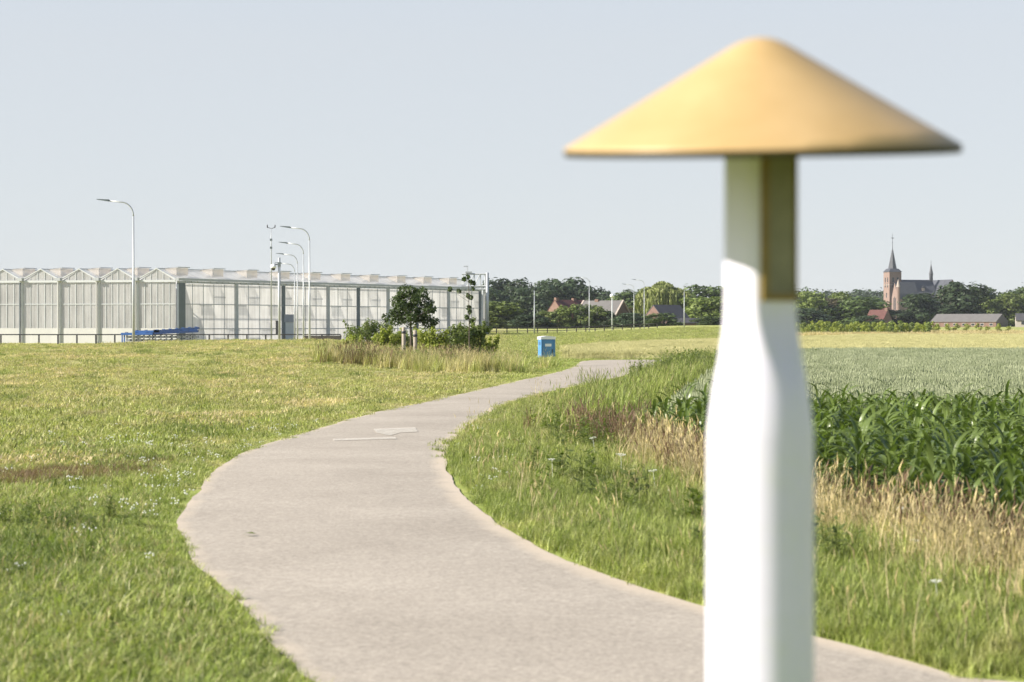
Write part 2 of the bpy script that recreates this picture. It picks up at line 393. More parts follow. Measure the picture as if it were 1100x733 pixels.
def resample(P, n):
    P = np.array(P); q = [P[0]]
    for i in range(len(P) - 1):      # Catmull-Rom
        p0, p1, p2, p3 = P[max(i - 1, 0)], P[i], P[i + 1], P[min(i + 2, len(P) - 1)]
        for t in np.linspace(0, 1, 9)[1:]:
            q.append(.5 * (2 * p1 + (p2 - p0) * t + (2 * p0 - 5 * p1 + 4 * p2 - p3) * t * t + (3 * p1 - p0 - 3 * p2 + p3) * t ** 3))
    q = np.array(q); s = np.concatenate([[0], np.cumsum(np.hypot(*np.diff(q, axis=0).T))])
    t = np.linspace(0, s[-1], n); return np.stack([np.interp(t, s, q[:, 0]), np.interp(t, s, q[:, 1])], 1)
NP = 420
PL, PR = resample(LE, NP), resample(RE, NP)
rs = np.random.RandomState(4)
def wob(n, a):
    k = rs.randn(n); k = np.convolve(k, np.ones(5) / 5, 'same'); return k * a
def build_path():
    W = [0, .03, .08, .2, .4, .6, .8, .92, .97, 1]
    vs = []; uvs = []
    wl = wob(NP, .05); wr = wob(NP, .04)
    for i in range(NP):
        a, b = PL[i].copy(), PR[i].copy(); dv = (b - a) / np.hypot(*(b - a)); a -= dv * (.03 + wl[i]); b += dv * (.03 + wr[i])
        for t in W:
            p = a + (b - a) * t; vs.append((p[0], p[1], gz(p[0], p[1]) + .012 + .012 * math.sin(math.pi * t))); uvs.append((t, i * .1))
    k = len(W); fs = [(i * k + j, i * k + j + 1, (i + 1) * k + j + 1, (i + 1) * k + j) for i in range(NP - 1) for j in range(k - 1)]
    me = bpy.data.meshes.new('path'); me.from_pydata(vs, [], fs)
    uv = me.uv_layers.new(name='UVMap')
    for l in me.loops: uv.data[l.index].uv = uvs[l.vertex_index]
    me.update(); o = link('path', me, M['path'], smooth=True); tag(o, kind='structure')
build_path()
POLY = np.concatenate([PL, PR[::-1]])
def in_poly(x, y, P):
    x = np.asarray(x); y = np.asarray(y); c = np.zeros(x.shape, bool); j = len(P) - 1
    for i in range(len(P)):
        xi, yi = P[i]; xj, yj = P[j]
        if yi != yj:
            m = ((yi > y) != (yj > y)) & (x < (xj - xi) * (y - yi) / (yj - yi) + xi); c ^= m
        j = i
    return c
def worn_paint():
    m, n, out = new_mat('worn_white_paint')
    geo = N(n, 'ShaderNodeNewGeometry'); mp = N(n, 'ShaderNodeMapping'); mp.inputs['Scale'].default_value = (.35, .8, 1); L(n, geo.outputs['Position'], mp.inputs[0])
    f = ramp(n, noise(n, 26, 6, .8, mp.outputs[0]), [(.34, .12), (.58, .68)])
    p = N(n, 'ShaderNodeBsdfPrincipled'); p.inputs['Base Color'].default_value = (.62, .58, .5, 1); p.inputs['Roughness'].default_value = .8
    t = N(n, 'ShaderNodeBsdfTransparent'); s = N(n, 'ShaderNodeMixShader'); L(n, f, s.inputs[0])
    L(n, t.outputs[0], s.inputs[1]); L(n, p.outputs[0], s.inputs[2]); L(n, s.outputs[0], out.inputs[0])
    for i, pts in enumerate(([(401, 463.2), (446, 461.6), (449, 466.3), (430, 467), (420, 470), (414, 469.5), (404, 467.2)], [(357, 474.3), (425, 472), (426, 474), (358, 476)])):
        q = [unproj(p) for p in pts]; mb = MB(); mb.add([(a, b, .032) for a, b in q], [tuple(reversed(range(len(q))))])
        tag(mb.build('paint_marking', m), kind='structure')
worn_paint()

# ------------------------------------------------------------------ scattered ground cover (geometry-node instancing, kind = stuff)
def proto_collection(name, meshes, mats):
    c = bpy.data.collections.new(name)
    for i, me in enumerate(meshes):
        if not me.materials:
            for m in (mats if isinstance(mats, (list, tuple)) else [mats]): me.materials.append(m)
        c.objects.link(bpy.data.objects.new('%s_%02d' % (name, i), me))
    return c
def scatter(name, coll, nv, x, y, z, scl, rng, label, cat, tilt=.12):
    n = len(x); me = bpy.data.meshes.new(name); me.from_pydata([], [], [])
    me.vertices.add(n); me.vertices.foreach_set('co', np.stack([x, y, z], 1).astype(np.float32).ravel())
    for nm, typ, v in (('scl', 'FLOAT', scl), ('idx', 'INT', rng.randint(0, nv, n))):
        a = me.attributes.new(nm, typ, 'POINT'); a.data.foreach_set('value', np.asarray(v))
    a = me.attributes.new('rot', 'FLOAT_VECTOR', 'POINT')
    a.data.foreach_set('vector', np.stack([rng.randn(n) * tilt, rng.randn(n) * tilt, rng.rand(n) * 6.2832], 1).astype(np.float32).ravel())
    o = bpy.data.objects.new(name, me); COL.objects.link(o)
    ng = bpy.data.node_groups.new(name, 'GeometryNodeTree')
    ng.interface.new_socket('Geometry', in_out='INPUT', socket_type='NodeSocketGeometry')
    ng.interface.new_socket('Geometry', in_out='OUTPUT', socket_type='NodeSocketGeometry')
    gi = ng.nodes.new('NodeGroupInput'); go = ng.nodes.new('NodeGroupOutput')
    ip = ng.nodes.new('GeometryNodeInstanceOnPoints'); ci = ng.nodes.new('GeometryNodeCollectionInfo')
    ci.inputs['Collection'].default_value = coll; ci.inputs['Separate Children'].default_value = True; ci.inputs['Reset Children'].default_value = True
    ip.inputs['Pick Instance'].default_value = True
    def attr(nm, t):
        q = ng.nodes.new('GeometryNodeInputNamedAttribute'); q.data_type = t; q.inputs['Name'].default_value = nm; return q.outputs['Attribute']
    ng.links.new(gi.outputs[0], ip.inputs['Points']); ng.links.new(ci.outputs[0], ip.inputs['Instance'])
    ng.links.new(attr('idx', 'INT'), ip.inputs['Instance Index']); ng.links.new(attr('rot', 'FLOAT_VECTOR'), ip.inputs['Rotation'])
    ng.links.new(attr('scl', 'FLOAT'), ip.inputs['Scale']); ng.links.new(ip.outputs[0], go.inputs[0])
    md = o.modifiers.new('scatter', 'NODES'); md.node_group = ng
    tag(o, label, cat, kind='stuff'); return o

def blade(mb, rng, x, y, h, wdt, lean, az, segs=3, mi=0, z0=-.01):
    c, s = math.cos(az), math.sin(az); pts = []
    for i in range(segs + 1):
        t = i / segs; ww = wdt * (1 - t ** 1.6) * .5 + (.0006 if i < segs else 0)
        dx = lean * t * t * h; zz = z0 + h * t * (1 - .25 * lean * t)
        pts.append((x + c * dx - s * ww, y + s * dx + c * ww, zz)); pts.append((x + c * dx + s * ww, y + s * dx - c * ww, zz))
    k0 = len(mb.v); mb.add(pts, [(2 * i, 2 * i + 1, 2 * i + 3, 2 * i + 2) for i in range(segs)], mi); mb.val[(k0, len(mb.v))] = rng.random()
def clump(seed, n, r, h0, h1, wd, lean=.8, segs=3, squash=1.0, heads=0.0, hm=0):
    rng = random.Random(seed); mb = MB()
    for _ in range(n):
        q = r * math.sqrt(rng.random()); a = rng.random() * 6.283
        h = rng.uniform(h0, h1); az = rng.random() * 6.283; ln = rng.uniform(.1, lean)
        x, y = q * math.cos(a), q * math.sin(a)
        blade(mb, rng, x, y, h, wd * rng.uniform(.7, 1.3), ln, az, segs)
        if rng.random() < heads:     # seed head: a slim spindle at the tip
            tx = x + math.cos(az) * ln * h; ty = y + math.sin(az) * ln * h; tz = h * (1 - .25 * ln)
            hl = rng.uniform(.05, .11); k0 = len(mb.v); mb.tube([(tx, ty, tz - .03), (tx + .01, ty, tz + hl * .3), (tx + .03 * math.cos(az), ty + .03 * math.sin(az), tz + hl)], [.002, rng.uniform(.004, .008), .001], 4, hm); mb.val[(k0, len(mb.v))] = rng.random()
    return mb.mesh('clump')

def wedge_points(rng, n, d0, d1, u0=-.34, u1=.34, power=2.0):
    """points over the view wedge; density falls with distance"""
    t = rng.rand(n); y = d0 * (d1 / d0) ** t if power == 1 else (d0 ** .6 + t * (d1 ** .6 - d0 ** .6)) ** (1 / .6)
    x = rng.uniform(u0, u1, n) * y; return x, y
rng = np.random.RandomState(11)

# lines that divide the right-hand fields
MAIZE = np.array([(1.75, 25.0), (2.2, 19.6), (2.75, 15.6), (3.25, 13.0), (3.75, 11.0), (4.2, 9.6), (9.5, 10.0), (13, 27.5), (2.6, 27.8)])
CROP = np.array([(2.35, 28.2), (4.6, 46), (7.9, 72), (10.5, 90), (12.0, 112), (75, 112), (75, 28.2)])
WHEAT = np.array([(2.6, 101), (3.6, 122), (3.2, 132), (8, 165), (22, 213), (60, 330), (140, 330), (80, 112.2), (12.0, 112.2), (10.6, 101)])
def dist_path(x, y):
    Q = POLY[::3]; d = np.full(len(x), 1e9)
    for a, b in zip(Q, np.roll(Q, -1, 0)):
        ab = b - a; L2 = max(ab @ ab, 1e-9); t = np.clip(((x - a[0]) * ab[0] + (y - a[1]) * ab[1]) / L2, 0, 1)
        d = np.minimum(d, np.hypot(x - a[0] - ab[0] * t, y - a[1] - ab[1] * t))
    return np.where(in_poly(x, y, POLY), -d, d)
def vnoise(x, y, s, seed):
    r = np.random.RandomState(seed); v = 0
    for k in range(6):
        a = r.rand() * 6.28; f = s * r.uniform(.6, 1.8); v = v + np.sin((x * math.cos(a) + y * math.sin(a)) * f + r.rand() * 6.28)
    return v / 6
def fields(x, y): return in_poly(x, y, MAIZE) | in_poly(x, y, CROP) | in_poly(x, y, WHEAT)

# near and middle grass
short = proto_collection('short_grass', [clump(i, 80, .14, .03, .085, .005, 1.5) for i in range(5)], M['blade'])
mid = proto_collection('mid_grass', [clump(20 + i, 130, .36, .025, .085, .010, 1.6, 2) for i in range(5)], M['blade'])
verge = proto_collection('verge_grass', [clump(40 + i, 75, .17, .08, .22, .0065, 1.1) for i in range(5)], M['blade_dark'])
def grass_zone(name, coll, n, d0, d1, keep, smin, smax, label, u0=-.34, u1=.34, off=.0):
    x, y = wedge_points(rng, n, d0, d1, u0, u1)
    dp = dist_path(x, y); k = (dp > off - .01 + .05 * rng.rand(n) + .055 * vnoise(x, y, 3.2, 3) + .05 * vnoise(x, y, 14, 5)) & ~fields(x, y) & keep(x, y, dp)
    x, y, dp = x[k], y[k], dp[k]; z = g(x, y)
    s = rng.uniform(smin, smax, len(x)) * (1 + .35 * vnoise(x, y, 1.1, 7)) * np.clip(.55 + dp * .6, .5, 1)
    return scatter(name, coll, 5, x, y, z, s, rng, label, 'grass')
right = lambda x, y: ((x > .1) & (y < 16)) | ((x > -.9 + .0 * y) & (y >= 16) & (y < 32)) | ((x > -.6 + .05 * (y - 32)) & (y >= 32))
grass_zone('lawn_grass', short, 42000, 4.5, 26, lambda x, y, d: ~(right(x, y) & (y > 7.5)), .8, 1.5, 'short green grass growing left of the path', off=.09)
grass_zone('meadow_grass', mid, 30000, 23, 112, lambda x, y, d: x < 60, .8, 1.35, 'mown yellow green grass over the left bank', off=.03)
grass_zone('verge_grass', verge, 30000, 8, 46, lambda x, y, d: right(x, y), .55, 1.05, 'longer green grass on the verge right of the path', -.05, .34, .10)
grass_zone('far_grass', mid, 16000, 105, 300, lambda x, y, d: (x / y < .13) & (x / y > -.06), 1.3, 2.6, 'rough grass on the far bank behind the wheat', -.06, .13)

# tall dry grass at the maize edge
dry = proto_collection('dry_grass', [clump(60 + i, 24, .15, .15, .66, .0055, .75, 4, 1, .38) for i in range(5)], M['straw'])
def along(pts, n, wdt, seed):
    r = np.random.RandomState(seed); P = np.array(pts, float); s = np.concatenate([[0], np.cumsum(np.hypot(*np.diff(P, axis=0).T))])
    t = r.rand(n) * s[-1]; x = np.interp(t, s, P[:, 0]); y = np.interp(t, s, P[:, 1]); return x + r.randn(n) * wdt, y + r.randn(n) * wdt
EDGE = [(1.85, 25), (1.78, 22), (1.98, 18.8), (2.4, 15.2), (2.85, 12.8), (3.2, 11.3), (3.8, 9.2)]
x, y = along(EDGE, 700, .18, 5); x2, y2 = along([(1.6, 23.5), (1.7, 20.5)], 30, .2, 6)
x = np.concatenate([x, x2]); y = np.concatenate([y, y2]); k = dist_path(x, y) > .5; x, y = x[k], y[k]
scatter('dry_grass', dry, 5, x, y, g(x, y), rng.uniform(.4, .95, len(x)), rng, 'tall straw coloured dry grass along the maize edge', 'grass')
# rusty stems among it and the reddish patch in the left lawn
rust = proto_collection('rust_stem', [clump(80 + i, 30, .15, .2, .5, .008, .5, 3, 1, .6) for i in range(3)], M['rust'])
x, y = along([(1.5, 26), (1.95, 20), (2.45, 16.2), (2.95, 13.4), (3.6, 10.6)], 110, .16, 8)
x2, y2 = along([(1.3, 30), (1.2, 25)], 25, .3, 9); x = np.concatenate([x, x2]); y = np.concatenate([y, y2])
scatter('rust_stem', rust, 3, x, y, g(x, y), rng.uniform(.6, 1.15, len(x)), rng, 'rust brown seed stems between dry grass and maize', 'weeds')
x, y = along([(-6.6, 20.3), (-5.3, 20.4), (-4.4, 21.2)], 520, .42, 12); x2, y2 = along([(-4.4, 21.2), (-3.5, 23.5)], 110, .35, 13); x = np.concatenate([x, x2]); y = np.concatenate([y, y2]); k = dist_path(x, y) > .7; x, y = x[k], y[k]
scatter('red_grass', proto_collection('red_grass', [clump(90 + i, 45, .24, .05, .17, .005, .9, 3) for i in range(3)], M['rust']), 3, x, y, g(x, y),
        rng.uniform(.6, 1.0, len(x)), rng, 'reddish brown grass patch in the left lawn', 'grass')
# weeds: leafy stems
def weed(seed, h, n, ls):
    r = random.Random(seed); mb = MB()
    for _ in range(n):
        a = r.random() * 6.283; q = r.random() * .12; hh = h * r.uniform(.5, 1); bx, by = q * math.cos(a), q * math.sin(a)
        tx, ty = bx + r.uniform(-.08, .08), by + r.uniform(-.08, .08)
        mb.tube([(bx, by, 0), (tx, ty, hh)], [.004, .002], 4)
        for k in range(12):
            t = r.uniform(.15, 1); c = Vector((bx + (tx - bx) * t, by + (ty - by) * t, hh * t)); az = r.random() * 6.283; l = ls * r.uniform(.6, 1.2)
            d = Vector((math.cos(az), math.sin(az), r.uniform(-.3, .6))); sd_ = Vector((-math.sin(az), math.cos(az), 0)) * l * .22
            mb.add([c, c + d * l * .5 + sd_, c + d * l, c + d * l * .5 - sd_], [(0, 1, 2, 3)])
    return mb.mesh('weed')
weeds = proto_collection('weed', [weed(100 + i, .45, 7, .09) for i in range(4)], M['weed'])
xs, ys = [], []
for pts, n, wd, sd_ in (([(1.2, 31), (2.2, 40), (4.6, 55), (7.2, 74), (8.8, 84)], 230, .6, 21), ([(.9, 29), (1.1, 24)], 60, .35, 22), ([(8.3, 82), (10.5, 88), (13, 90), (20, 90.8)], 200, .5, 23),
                        ([(-4.5, 16.5), (-3, 15.2)], 90, .5, 24), ([(-5, 13.5), (-3.4, 12.5)], 60, .5, 25), ([(.2, 22), (.9, 19), (2.2, 13)], 50, .5, 26)):
    a, b = along(pts, n, wd, sd_); xs.append(a); ys.append(b)
x = np.concatenate(xs); y = np.concatenate(ys); k = (dist_path(x, y) > .35); x, y = x[k], y[k]
scatter('verge_weed', weeds, 4, x, y, g(x, y), rng.uniform(.45, 1.2, len(x)) * np.where(y > 50, 1.2, np.where(x < 0, .4, .8)), rng, 'leafy green weeds along the verge', 'weeds')
brush = proto_collection('verge_brush', [clump(230 + i, 40, .22, .25, .75, .013, .8, 3, 1, .3) for i in range(4)], M['blade_dark'])
x, y = along([(1.25, 29), (2.2, 40), (4.6, 55), (7.2, 74), (8.6, 83), (12, 89.4), (20, 90.6)], 620, .5, 27); k = (dist_path(x, y) > .3) & ~in_poly(x, y, CROP); x, y = x[k], y[k]
scatter('verge_brush', brush, 4, x, y, g(x, y), rng.uniform(.5, 1.1, len(x)), rng, 'tall rough grass along the far right edge of the path', 'grass')
# mown hay left lying on the lawn
hay = proto_collection('mown_hay', [clump(240 + i, 60, .34, .03, .08, .013, 2.6, 3) for i in range(4)], M['straw'])
x, y = wedge_points(rng, 26000, 22, 98, -.34, .02); k = (vnoise(x, y * .5, 1.3, 31) + .5 * vnoise(x, y * .5, 4.5, 32) > .27) & (dist_path(x, y) > 1.6) & (x < -1.2); x, y = x[k], y[k]
scatter('mown_hay', hay, 4, x, y, g(x, y), rng.uniform(.7, 1.5, len(x)), rng, 'patches of dry mown hay on the left lawn', 'hay')
x, y = along(EDGE, 520, .38, 28)
scatter('edge_grass', proto_collection('edge_grass', [clump(250 + i, 40, .2, .15, .42, .008, .9, 3) for i in range(4)], M['blade_dark']), 4, x, y, g(x, y), rng.uniform(.5, 1.0, len(x)), rng, 'green grass growing through the dry strip at the maize edge', 'grass')
x, y = wedge_points(rng, 12000, 9, 98, -.34, .0); k = (vnoise(x, y * .45, 2.3, 41) + .5 * vnoise(x, y, 6, 42) > .42) & (dist_path(x, y) > .8); x, y = x[k], y[k]
scatter('green_tuft', proto_collection('green_tuft', [clump(260 + i, 60, .26, .06, .15, .010, 1.2, 2) for i in range(3)], M['weed']), 3, x, y, g(x, y), rng.uniform(.6, 1.2, len(x)), rng, 'darker green tufts in the left lawn', 'grass')
x, y = along([(4.3, 57), (6.6, 69)], 150, .45, 29); x2, y2 = along([(5.6, 66), (6.8, 72)], 130, .5, 30); x = np.concatenate([x, x2]); y = np.concatenate([y, y2])
scatter('tall_weed', proto_collection('tall_weed', [weed(270 + i, .8, 9, .12) for i in range(3)], M['weed']), 3, x, y, g(x, y), rng.uniform(.5, 1.05, len(x)), rng, 'tall weedy clump on the verge where the path ends in view', 'weeds')
# loose seed-head stems on the verge and the small white blooms
stems = proto_collection('seed_stem', [clump(120 + i, 5, .1, .3, .6, .005, .45, 3, 1, 1.0) for i in range(3)], M['straw'])
x, y = wedge_points(rng, 2600, 9, 80, -.12, .3); dp = dist_path(x, y); k = (dp > .15) & ~fields(x, y) & right(x, y) & (rng.rand(len(x)) < .28)
x, y = x[k], y[k]; scatter('seed_stem', stems, 3, x, y, g(x, y), rng.uniform(.4, .95, len(x)), rng, 'thin straw stems with seed heads on the verge', 'grass')
x, y = wedge_points(rng, 900, 8.5, 24, -.32, -.02); k = (dist_path(x, y) > .3) & (rng.rand(len(x)) < .42); x, y = x[k], y[k]
scatter('lawn_stem', stems, 3, x, y, g(x, y), rng.uniform(.22, .48, len(x)), rng, 'pale bent grass stems in the near left lawn', 'grass', .35)
def bloom(seed):
    r = random.Random(seed); mb = MB()
    for _ in range(7):
        a = r.random() * 6.283; q = r.random() * .15; x0, y0 = q * math.cos(a), q * math.sin(a); h = r.uniform(.07, .14)
        mb.lathe([(.001, h - .008), (.010, h - .003), (.011, h + .004), (.006, h + .011), (.0005, h + .013)], 6, 0, (x0, y0, 0))
    return mb.mesh('bloom')
blooms = proto_collection('clover_bloom', [bloom(140 + i) for i in range(4)], M['bloom'])
xs, ys = [], []
for (ax, ay), (sx, sy), n in (((-2.5, 24.5), (.6, 1.8), 150), ((-3.4, 20.5), (.6, 1.2), 120), ((-5.2, 26), (1.2, 1.6), 170), ((-1.9, 30), (.5, 1.6), 90), ((-3.6, 13), (.9, 1.2), 35), ((.0, 24.0), (.35, 2.2), 60),
                              ((-2.6, 17.8), (.4, .8), 60), ((1.4, 17.5), (.7, 1.5), 18), ((-.6, 31), (.4, 1.5), 30), ((-2.6, 10.5), (.8, .6), 12)):
    n = int(n * .4); xs.append(ax + rng.randn(n) * sx * 1.5); ys.append(ay + rng.randn(n) * sy * 1.5)
x = np.concatenate(xs); y = np.concatenate(ys); k = (dist_path(x, y) > .08); x, y = x[k], y[k]
scatter('clover_bloom', blooms, 4, x, y, g(x, y), rng.uniform(.45, .85, len(x)), rng, 'small white clover blooms scattered in the grass', 'flowers')
def umbel(seed):
    r = random.Random(seed); mb = MB(); mb.tube([(0, 0, 0), (.02, 0, .38)], [.004, .003], 4)
    for _ in range(26):
        a = r.random() * 6.283; q = .065 * math.sqrt(r.random()); c = (.02 + q * math.cos(a), q * math.sin(a), .40 + r.uniform(-.006, .006) - q * .15)
        mb.tube([(.02, 0, .37), c], [.0015, .001], 3); mb.lathe([(.001, -.003), (.009, 0), (.001, .006)], 5, 0, c)
    return mb.mesh('umbel')
umb = proto_collection('umbel', [umbel(160 + i) for i in range(3)], M['bloom'])
pts = [(594, 497), (668, 497), (705, 512), (753, 494), (750, 478), (698, 476), (965, 560), (985, 590), (905, 520), (1010, 640), (640, 470), (880, 545)]
q = np.array([unproj((a, b + 25)) for a, b in pts])
scatter('umbel_flower', umb, 3, q[:, 0], q[:, 1], g(q[:, 0], q[:, 1]), rng.uniform(.5, .8, len(q)), rng, 'flat white umbel flowers standing in the verge', 'flowers')

# ------------------------------------------------------------------ maize, green crop, wheat
def maize(seed):
    r = random.Random(seed); mb = MB(); H = r.uniform(.42, .52)
    mb.tube([(0, 0, 0), (.01, 0, H * .6), (.0, .01, H)], [.013, .010, .004], 6)
    n = r.randint(8, 10); a0 = r.random() * 6.283
    for i in range(n):
        t = i / (n - 1); az = a0 + math.pi * i + r.uniform(-.5, .5); z0 = .06 + H * .92 * t; ln = r.uniform(.30, .50) * (1 - .25 * abs(t - .5)); wd = r.uniform(.034, .050)
        up = 1.15 + .45 * t + r.uniform(-.15, .15); c, s = math.cos(az), math.sin(az); cx, cz = 0.0, z0; pts = []; ang = up; K = 7; tw = r.uniform(-.5, .5)
        for k in range(K + 1):
            q = k / K; ww = wd * .5 * math.sin(math.pi * min(1, .16 + q * .84)) if k < K else .001
            tl = tw * q; ex, ey = -s * math.cos(tl), c * math.cos(tl); ez = math.sin(tl)
            fold = ww * .45
            for side, lift in ((-1, fold), (0, 0), (1, fold)):
                pts.append((c * cx + side * ww * ex, s * cx + side * ww * ey, cz + side * ww * ez + lift))
            cx += ln / K * math.cos(ang); cz += ln / K * math.sin(ang); ang -= (.28 + .12 * r.random()) * (1.15 - .35 * t)
        fs = []
        for k in range(K): fs += [(3 * k, 3 * k + 1, 3 * k + 4, 3 * k + 3), (3 * k + 1, 3 * k + 2, 3 * k + 5, 3 * k + 4)]
        dead = i < 2 and r.random() < .5
        mb.add(pts, fs, 1 if dead else 0)
    me = mb.mesh('maize'); me.polygons.foreach_set('use_smooth', [True] * len(me.polygons)); return me
mz = proto_collection('maize_plant', [maize(200 + i) for i in range(6)], [M['maize'], M['maize_dead']])
xs, ys = [], []
ex = np.array([(.78, -.62), (.62, .78)])     # row direction and the step between rows
for i in range(-60, 60):
    for j in range(-90, 90):
        p = np.array([4.5, 19.0]) + np.array([-.42, .91]) * (j * .15 + rng.randn() * .03) + np.array([.91, .42]) * (i * .42 + rng.randn() * .05)
        xs.append(p[0]); ys.append(p[1])
x = np.array(xs); y = np.array(ys); k = in_poly(x, y, MAIZE) & (x / y < .42); x, y = x[k], y[k]
scatter('maize_crop', mz, 6, x, y, g(x, y), rng.uniform(.86, 1.12, len(x)), rng, 'young maize crop with arching dark green leaves behind dry grass', 'crop', .08)

def crop_tuft(seed, h, n, r0, ears=True):
    r = random.Random(seed); mb = MB()
    for _ in range(n):
        q = r0 * math.sqrt(r.random()); a = r.random() * 6.283; x0, y0 = q * math.cos(a), q * math.sin(a); hh = h * r.uniform(.82, 1.08); az = r.random() * 6.283; ln = r.uniform(.02, .18)
        blade(mb, r, x0, y0, hh, .012, ln, az, 2, 1)
        blade(mb, r, x0, y0, hh * .8, .016, r.uniform(.5, 1.1), az + 2, 3, 1)
        tx, ty = x0 + math.cos(az) * ln * hh, y0 + math.sin(az) * ln * hh
        mb.tube([(tx, ty, hh - .05), (tx, ty, hh), (tx + .012 * math.cos(az), ty + .012 * math.sin(az), hh + .05)], [.004, .011, .003], 4, 0)
    return mb.mesh('tuft')
ct = proto_collection('green_crop_tuft', [crop_tuft(300 + i, .45, 26, .20) for i in range(4)], [M['ear'], M['crop']])
wt = proto_collection('wheat_tuft', [crop_tuft(320 + i, .45, 26, .26) for i in range(4)], [M['wheat'], M['wheat']])
def crop(name, coll, P, n, d0, d1, label, u0, u1, mat, sheet_h):
    x, y = wedge_points(rng, n, d0, d1, u0, u1); k = in_poly(x, y, P); x, y = x[k], y[k]
    zz = g(x, y); zz = np.where(zz < -.35, -.3, zz)
    scatter(name, coll, 4, x, y, zz, rng.uniform(.85, 1.15, len(x)) * np.clip(y / 90, 1, 1.15), rng, label, 'crop', .06)
    # the closed canopy below the ears
    r = np.random.RandomState(3); ymin, ymax = P[:, 1].min(), P[:, 1].max(); ny = 90; mb = MB(); YS = np.geomspace(ymin, ymax, ny)
    rows = []
    for yy in YS:
        xsct = []
        for a, b in zip(P, np.roll(P, -1, 0)):
            if (a[1] > yy) != (b[1] > yy): xsct.append(a[0] + (b[0] - a[0]) * (yy - a[1]) / (b[1] - a[1]))
        if len(xsct) >= 2: rows.append((yy, min(xsct) + .12, max(xsct) - .05))
    nx = 120; vs = []; fs = []
    for i, (yy, a, b) in enumerate(rows):
        xx = np.linspace(a, b, nx); hz = np.maximum(g(xx, np.full(nx, yy)), -.3) + sheet_h + r.randn(nx) * .025
        hz[0] -= .3
        if i < 2: hz -= .26
        vs += [(p, yy, q) for p, q in zip(xx, hz)]
    for i in range(len(rows) - 1):
        for j in range(nx - 1):
            a = i * nx + j; fs.append((a, a + 1, a + nx + 1, a + nx))
    mb.add(vs, fs); o = mb.build(name + '_canopy', mat); tag(o, label.replace('ears', 'leaves') + ', closed canopy', 'crop', kind='stuff')
crop('green_cereal', ct, CROP, 26000, 28.2, 112, 'grey green cereal ears behind the maize', .03, .36, M['crop'], .28)
crop('ripe_wheat', wt, WHEAT, 34000, 101, 330, 'pale yellow wheat ears in the far field', .0, .36, M['wheat'], .30)

# ------------------------------------------------------------------ trees
def leaf_cloud(seed, blobs, n, size, droop=0.0, flat=.42, up=.25, shell=.55):
    r = np.random.RandomState(seed); B = np.array(blobs); vol = B[:, 3] ** 2; pick = r.choice(len(B), n, p=vol / vol.sum())
    d = r.randn(n, 3); d /= np.linalg.norm(d, axis=1)[:, None]
    q = (shell + (1 - shell) * r.rand(n)) ** .8 * (1 + .12 * r.randn(n)); c = B[pick, :3] + d * (B[pick, 3:6] * q[:, None])
    nrm = d + r.randn(n, 3) * flat; nrm[:, 2] += up; nrm /= np.linalg.norm(nrm, axis=1)[:, None]
    a = np.cross(nrm, r.randn(n, 3)); a /= np.linalg.norm(a, axis=1)[:, None]; b = np.cross(nrm, a)
    s = size * (.55 + .9 * r.rand(n))[:, None]
    V = np.stack([c - a * s, c - b * s * .6 + nrm * s * .12, c + a * s, c + b * s * .6 + nrm * s * .12], 1).reshape(-1, 3)
    me = bpy.data.meshes.new('crown'); me.vertices.add(4 * n); me.vertices.foreach_set('co', V.astype(np.float32).ravel())
    me.loops.add(4 * n); me.loops.foreach_set('vertex_index', np.arange(4 * n)); me.polygons.add(n)
    me.polygons.foreach_set('loop_start', np.arange(0, 4 * n, 4)); me.update(calc_edges=True); me.validate()
    me.attributes.new('val', 'FLOAT', 'POINT').data.foreach_set('value', np.repeat(r.rand(n), 4).astype(np.float32)); return me
def limbs(seed, H, r0, spread, n, zlo, zhi):
    r = random.Random(seed); mb = MB()
    mb.tube([(0, 0, -.15), (.02 * H * r.uniform(-1, 1), 0, H * .3), (.03 * H * r.uniform(-1, 1), .02 * H * r.uniform(-1, 1), H * .62), (0, 0, H * .9)], [r0 * 1.15, r0 * .8, r0 * .5, r0 * .12], 8)
    for i in range(n):
        a = 6.283 * i / n + r.uniform(-.4, .4); z0 = r.uniform(zlo, zhi) * H; ln = spread * r.uniform(.6, 1)
        e = (math.cos(a) * ln, math.sin(a) * ln, z0 + ln * r.uniform(.35, .9))
        mb.tube([(0, 0, z0), (e[0] * .5, e[1] * .5, z0 + (e[2] - z0) * .42), e], [r0 * .4, r0 * .22, r0 * .05], 5)
    return mb
def broad_blobs(seed, H, Wd, nb, zc=.58, tight=.8, low=.12):
    r = random.Random(seed); out = []
    for i in range(nb):
        t = (i + .5) / nb; z = low + (1 - low) * t * .93; rad = math.sqrt(max(.05, 1 - ((z - zc) / (1.02 - low * .5 - .38)) ** 2)) if abs(z - zc) < .5 else .35
        a = i * 2.4 + r.uniform(-.5, .5); rr = rad * Wd * .5 * r.uniform(.25, tight); s = Wd * r.uniform(.13, .22)
        out.append((rr * math.cos(a), rr * math.sin(a), min(z * H, H - s * .7), s * 1.1, s * 1.1, s * .85))
    return out
W0, H0 = 10.0, 12.0
PROTO = {}
def make_proto(key, mat, seed, nb=26, n=3600, size=.42, low=.1, zc=.52, tight=.85):
    t = bpy.data.objects.new('leafy_tree', None); COL.objects.link(t)
    limbs(seed, H0, .32, 3.2, 7, .25, .7).build('trunk', M['bark'], t, True)
    link('crown', leaf_cloud(seed, broad_blobs(seed, H0, W0, nb, zc, tight, low), n, size), mat, t)
    co = np.array([v.co for v in t.children[-1].data.vertices]) if len(t.children) else None
    PROTO[key] = [t, False, float(np.percentile(co[:, 2], 99.5)), float(2 * np.percentile(np.abs(co[:, 0]), 98.5))]
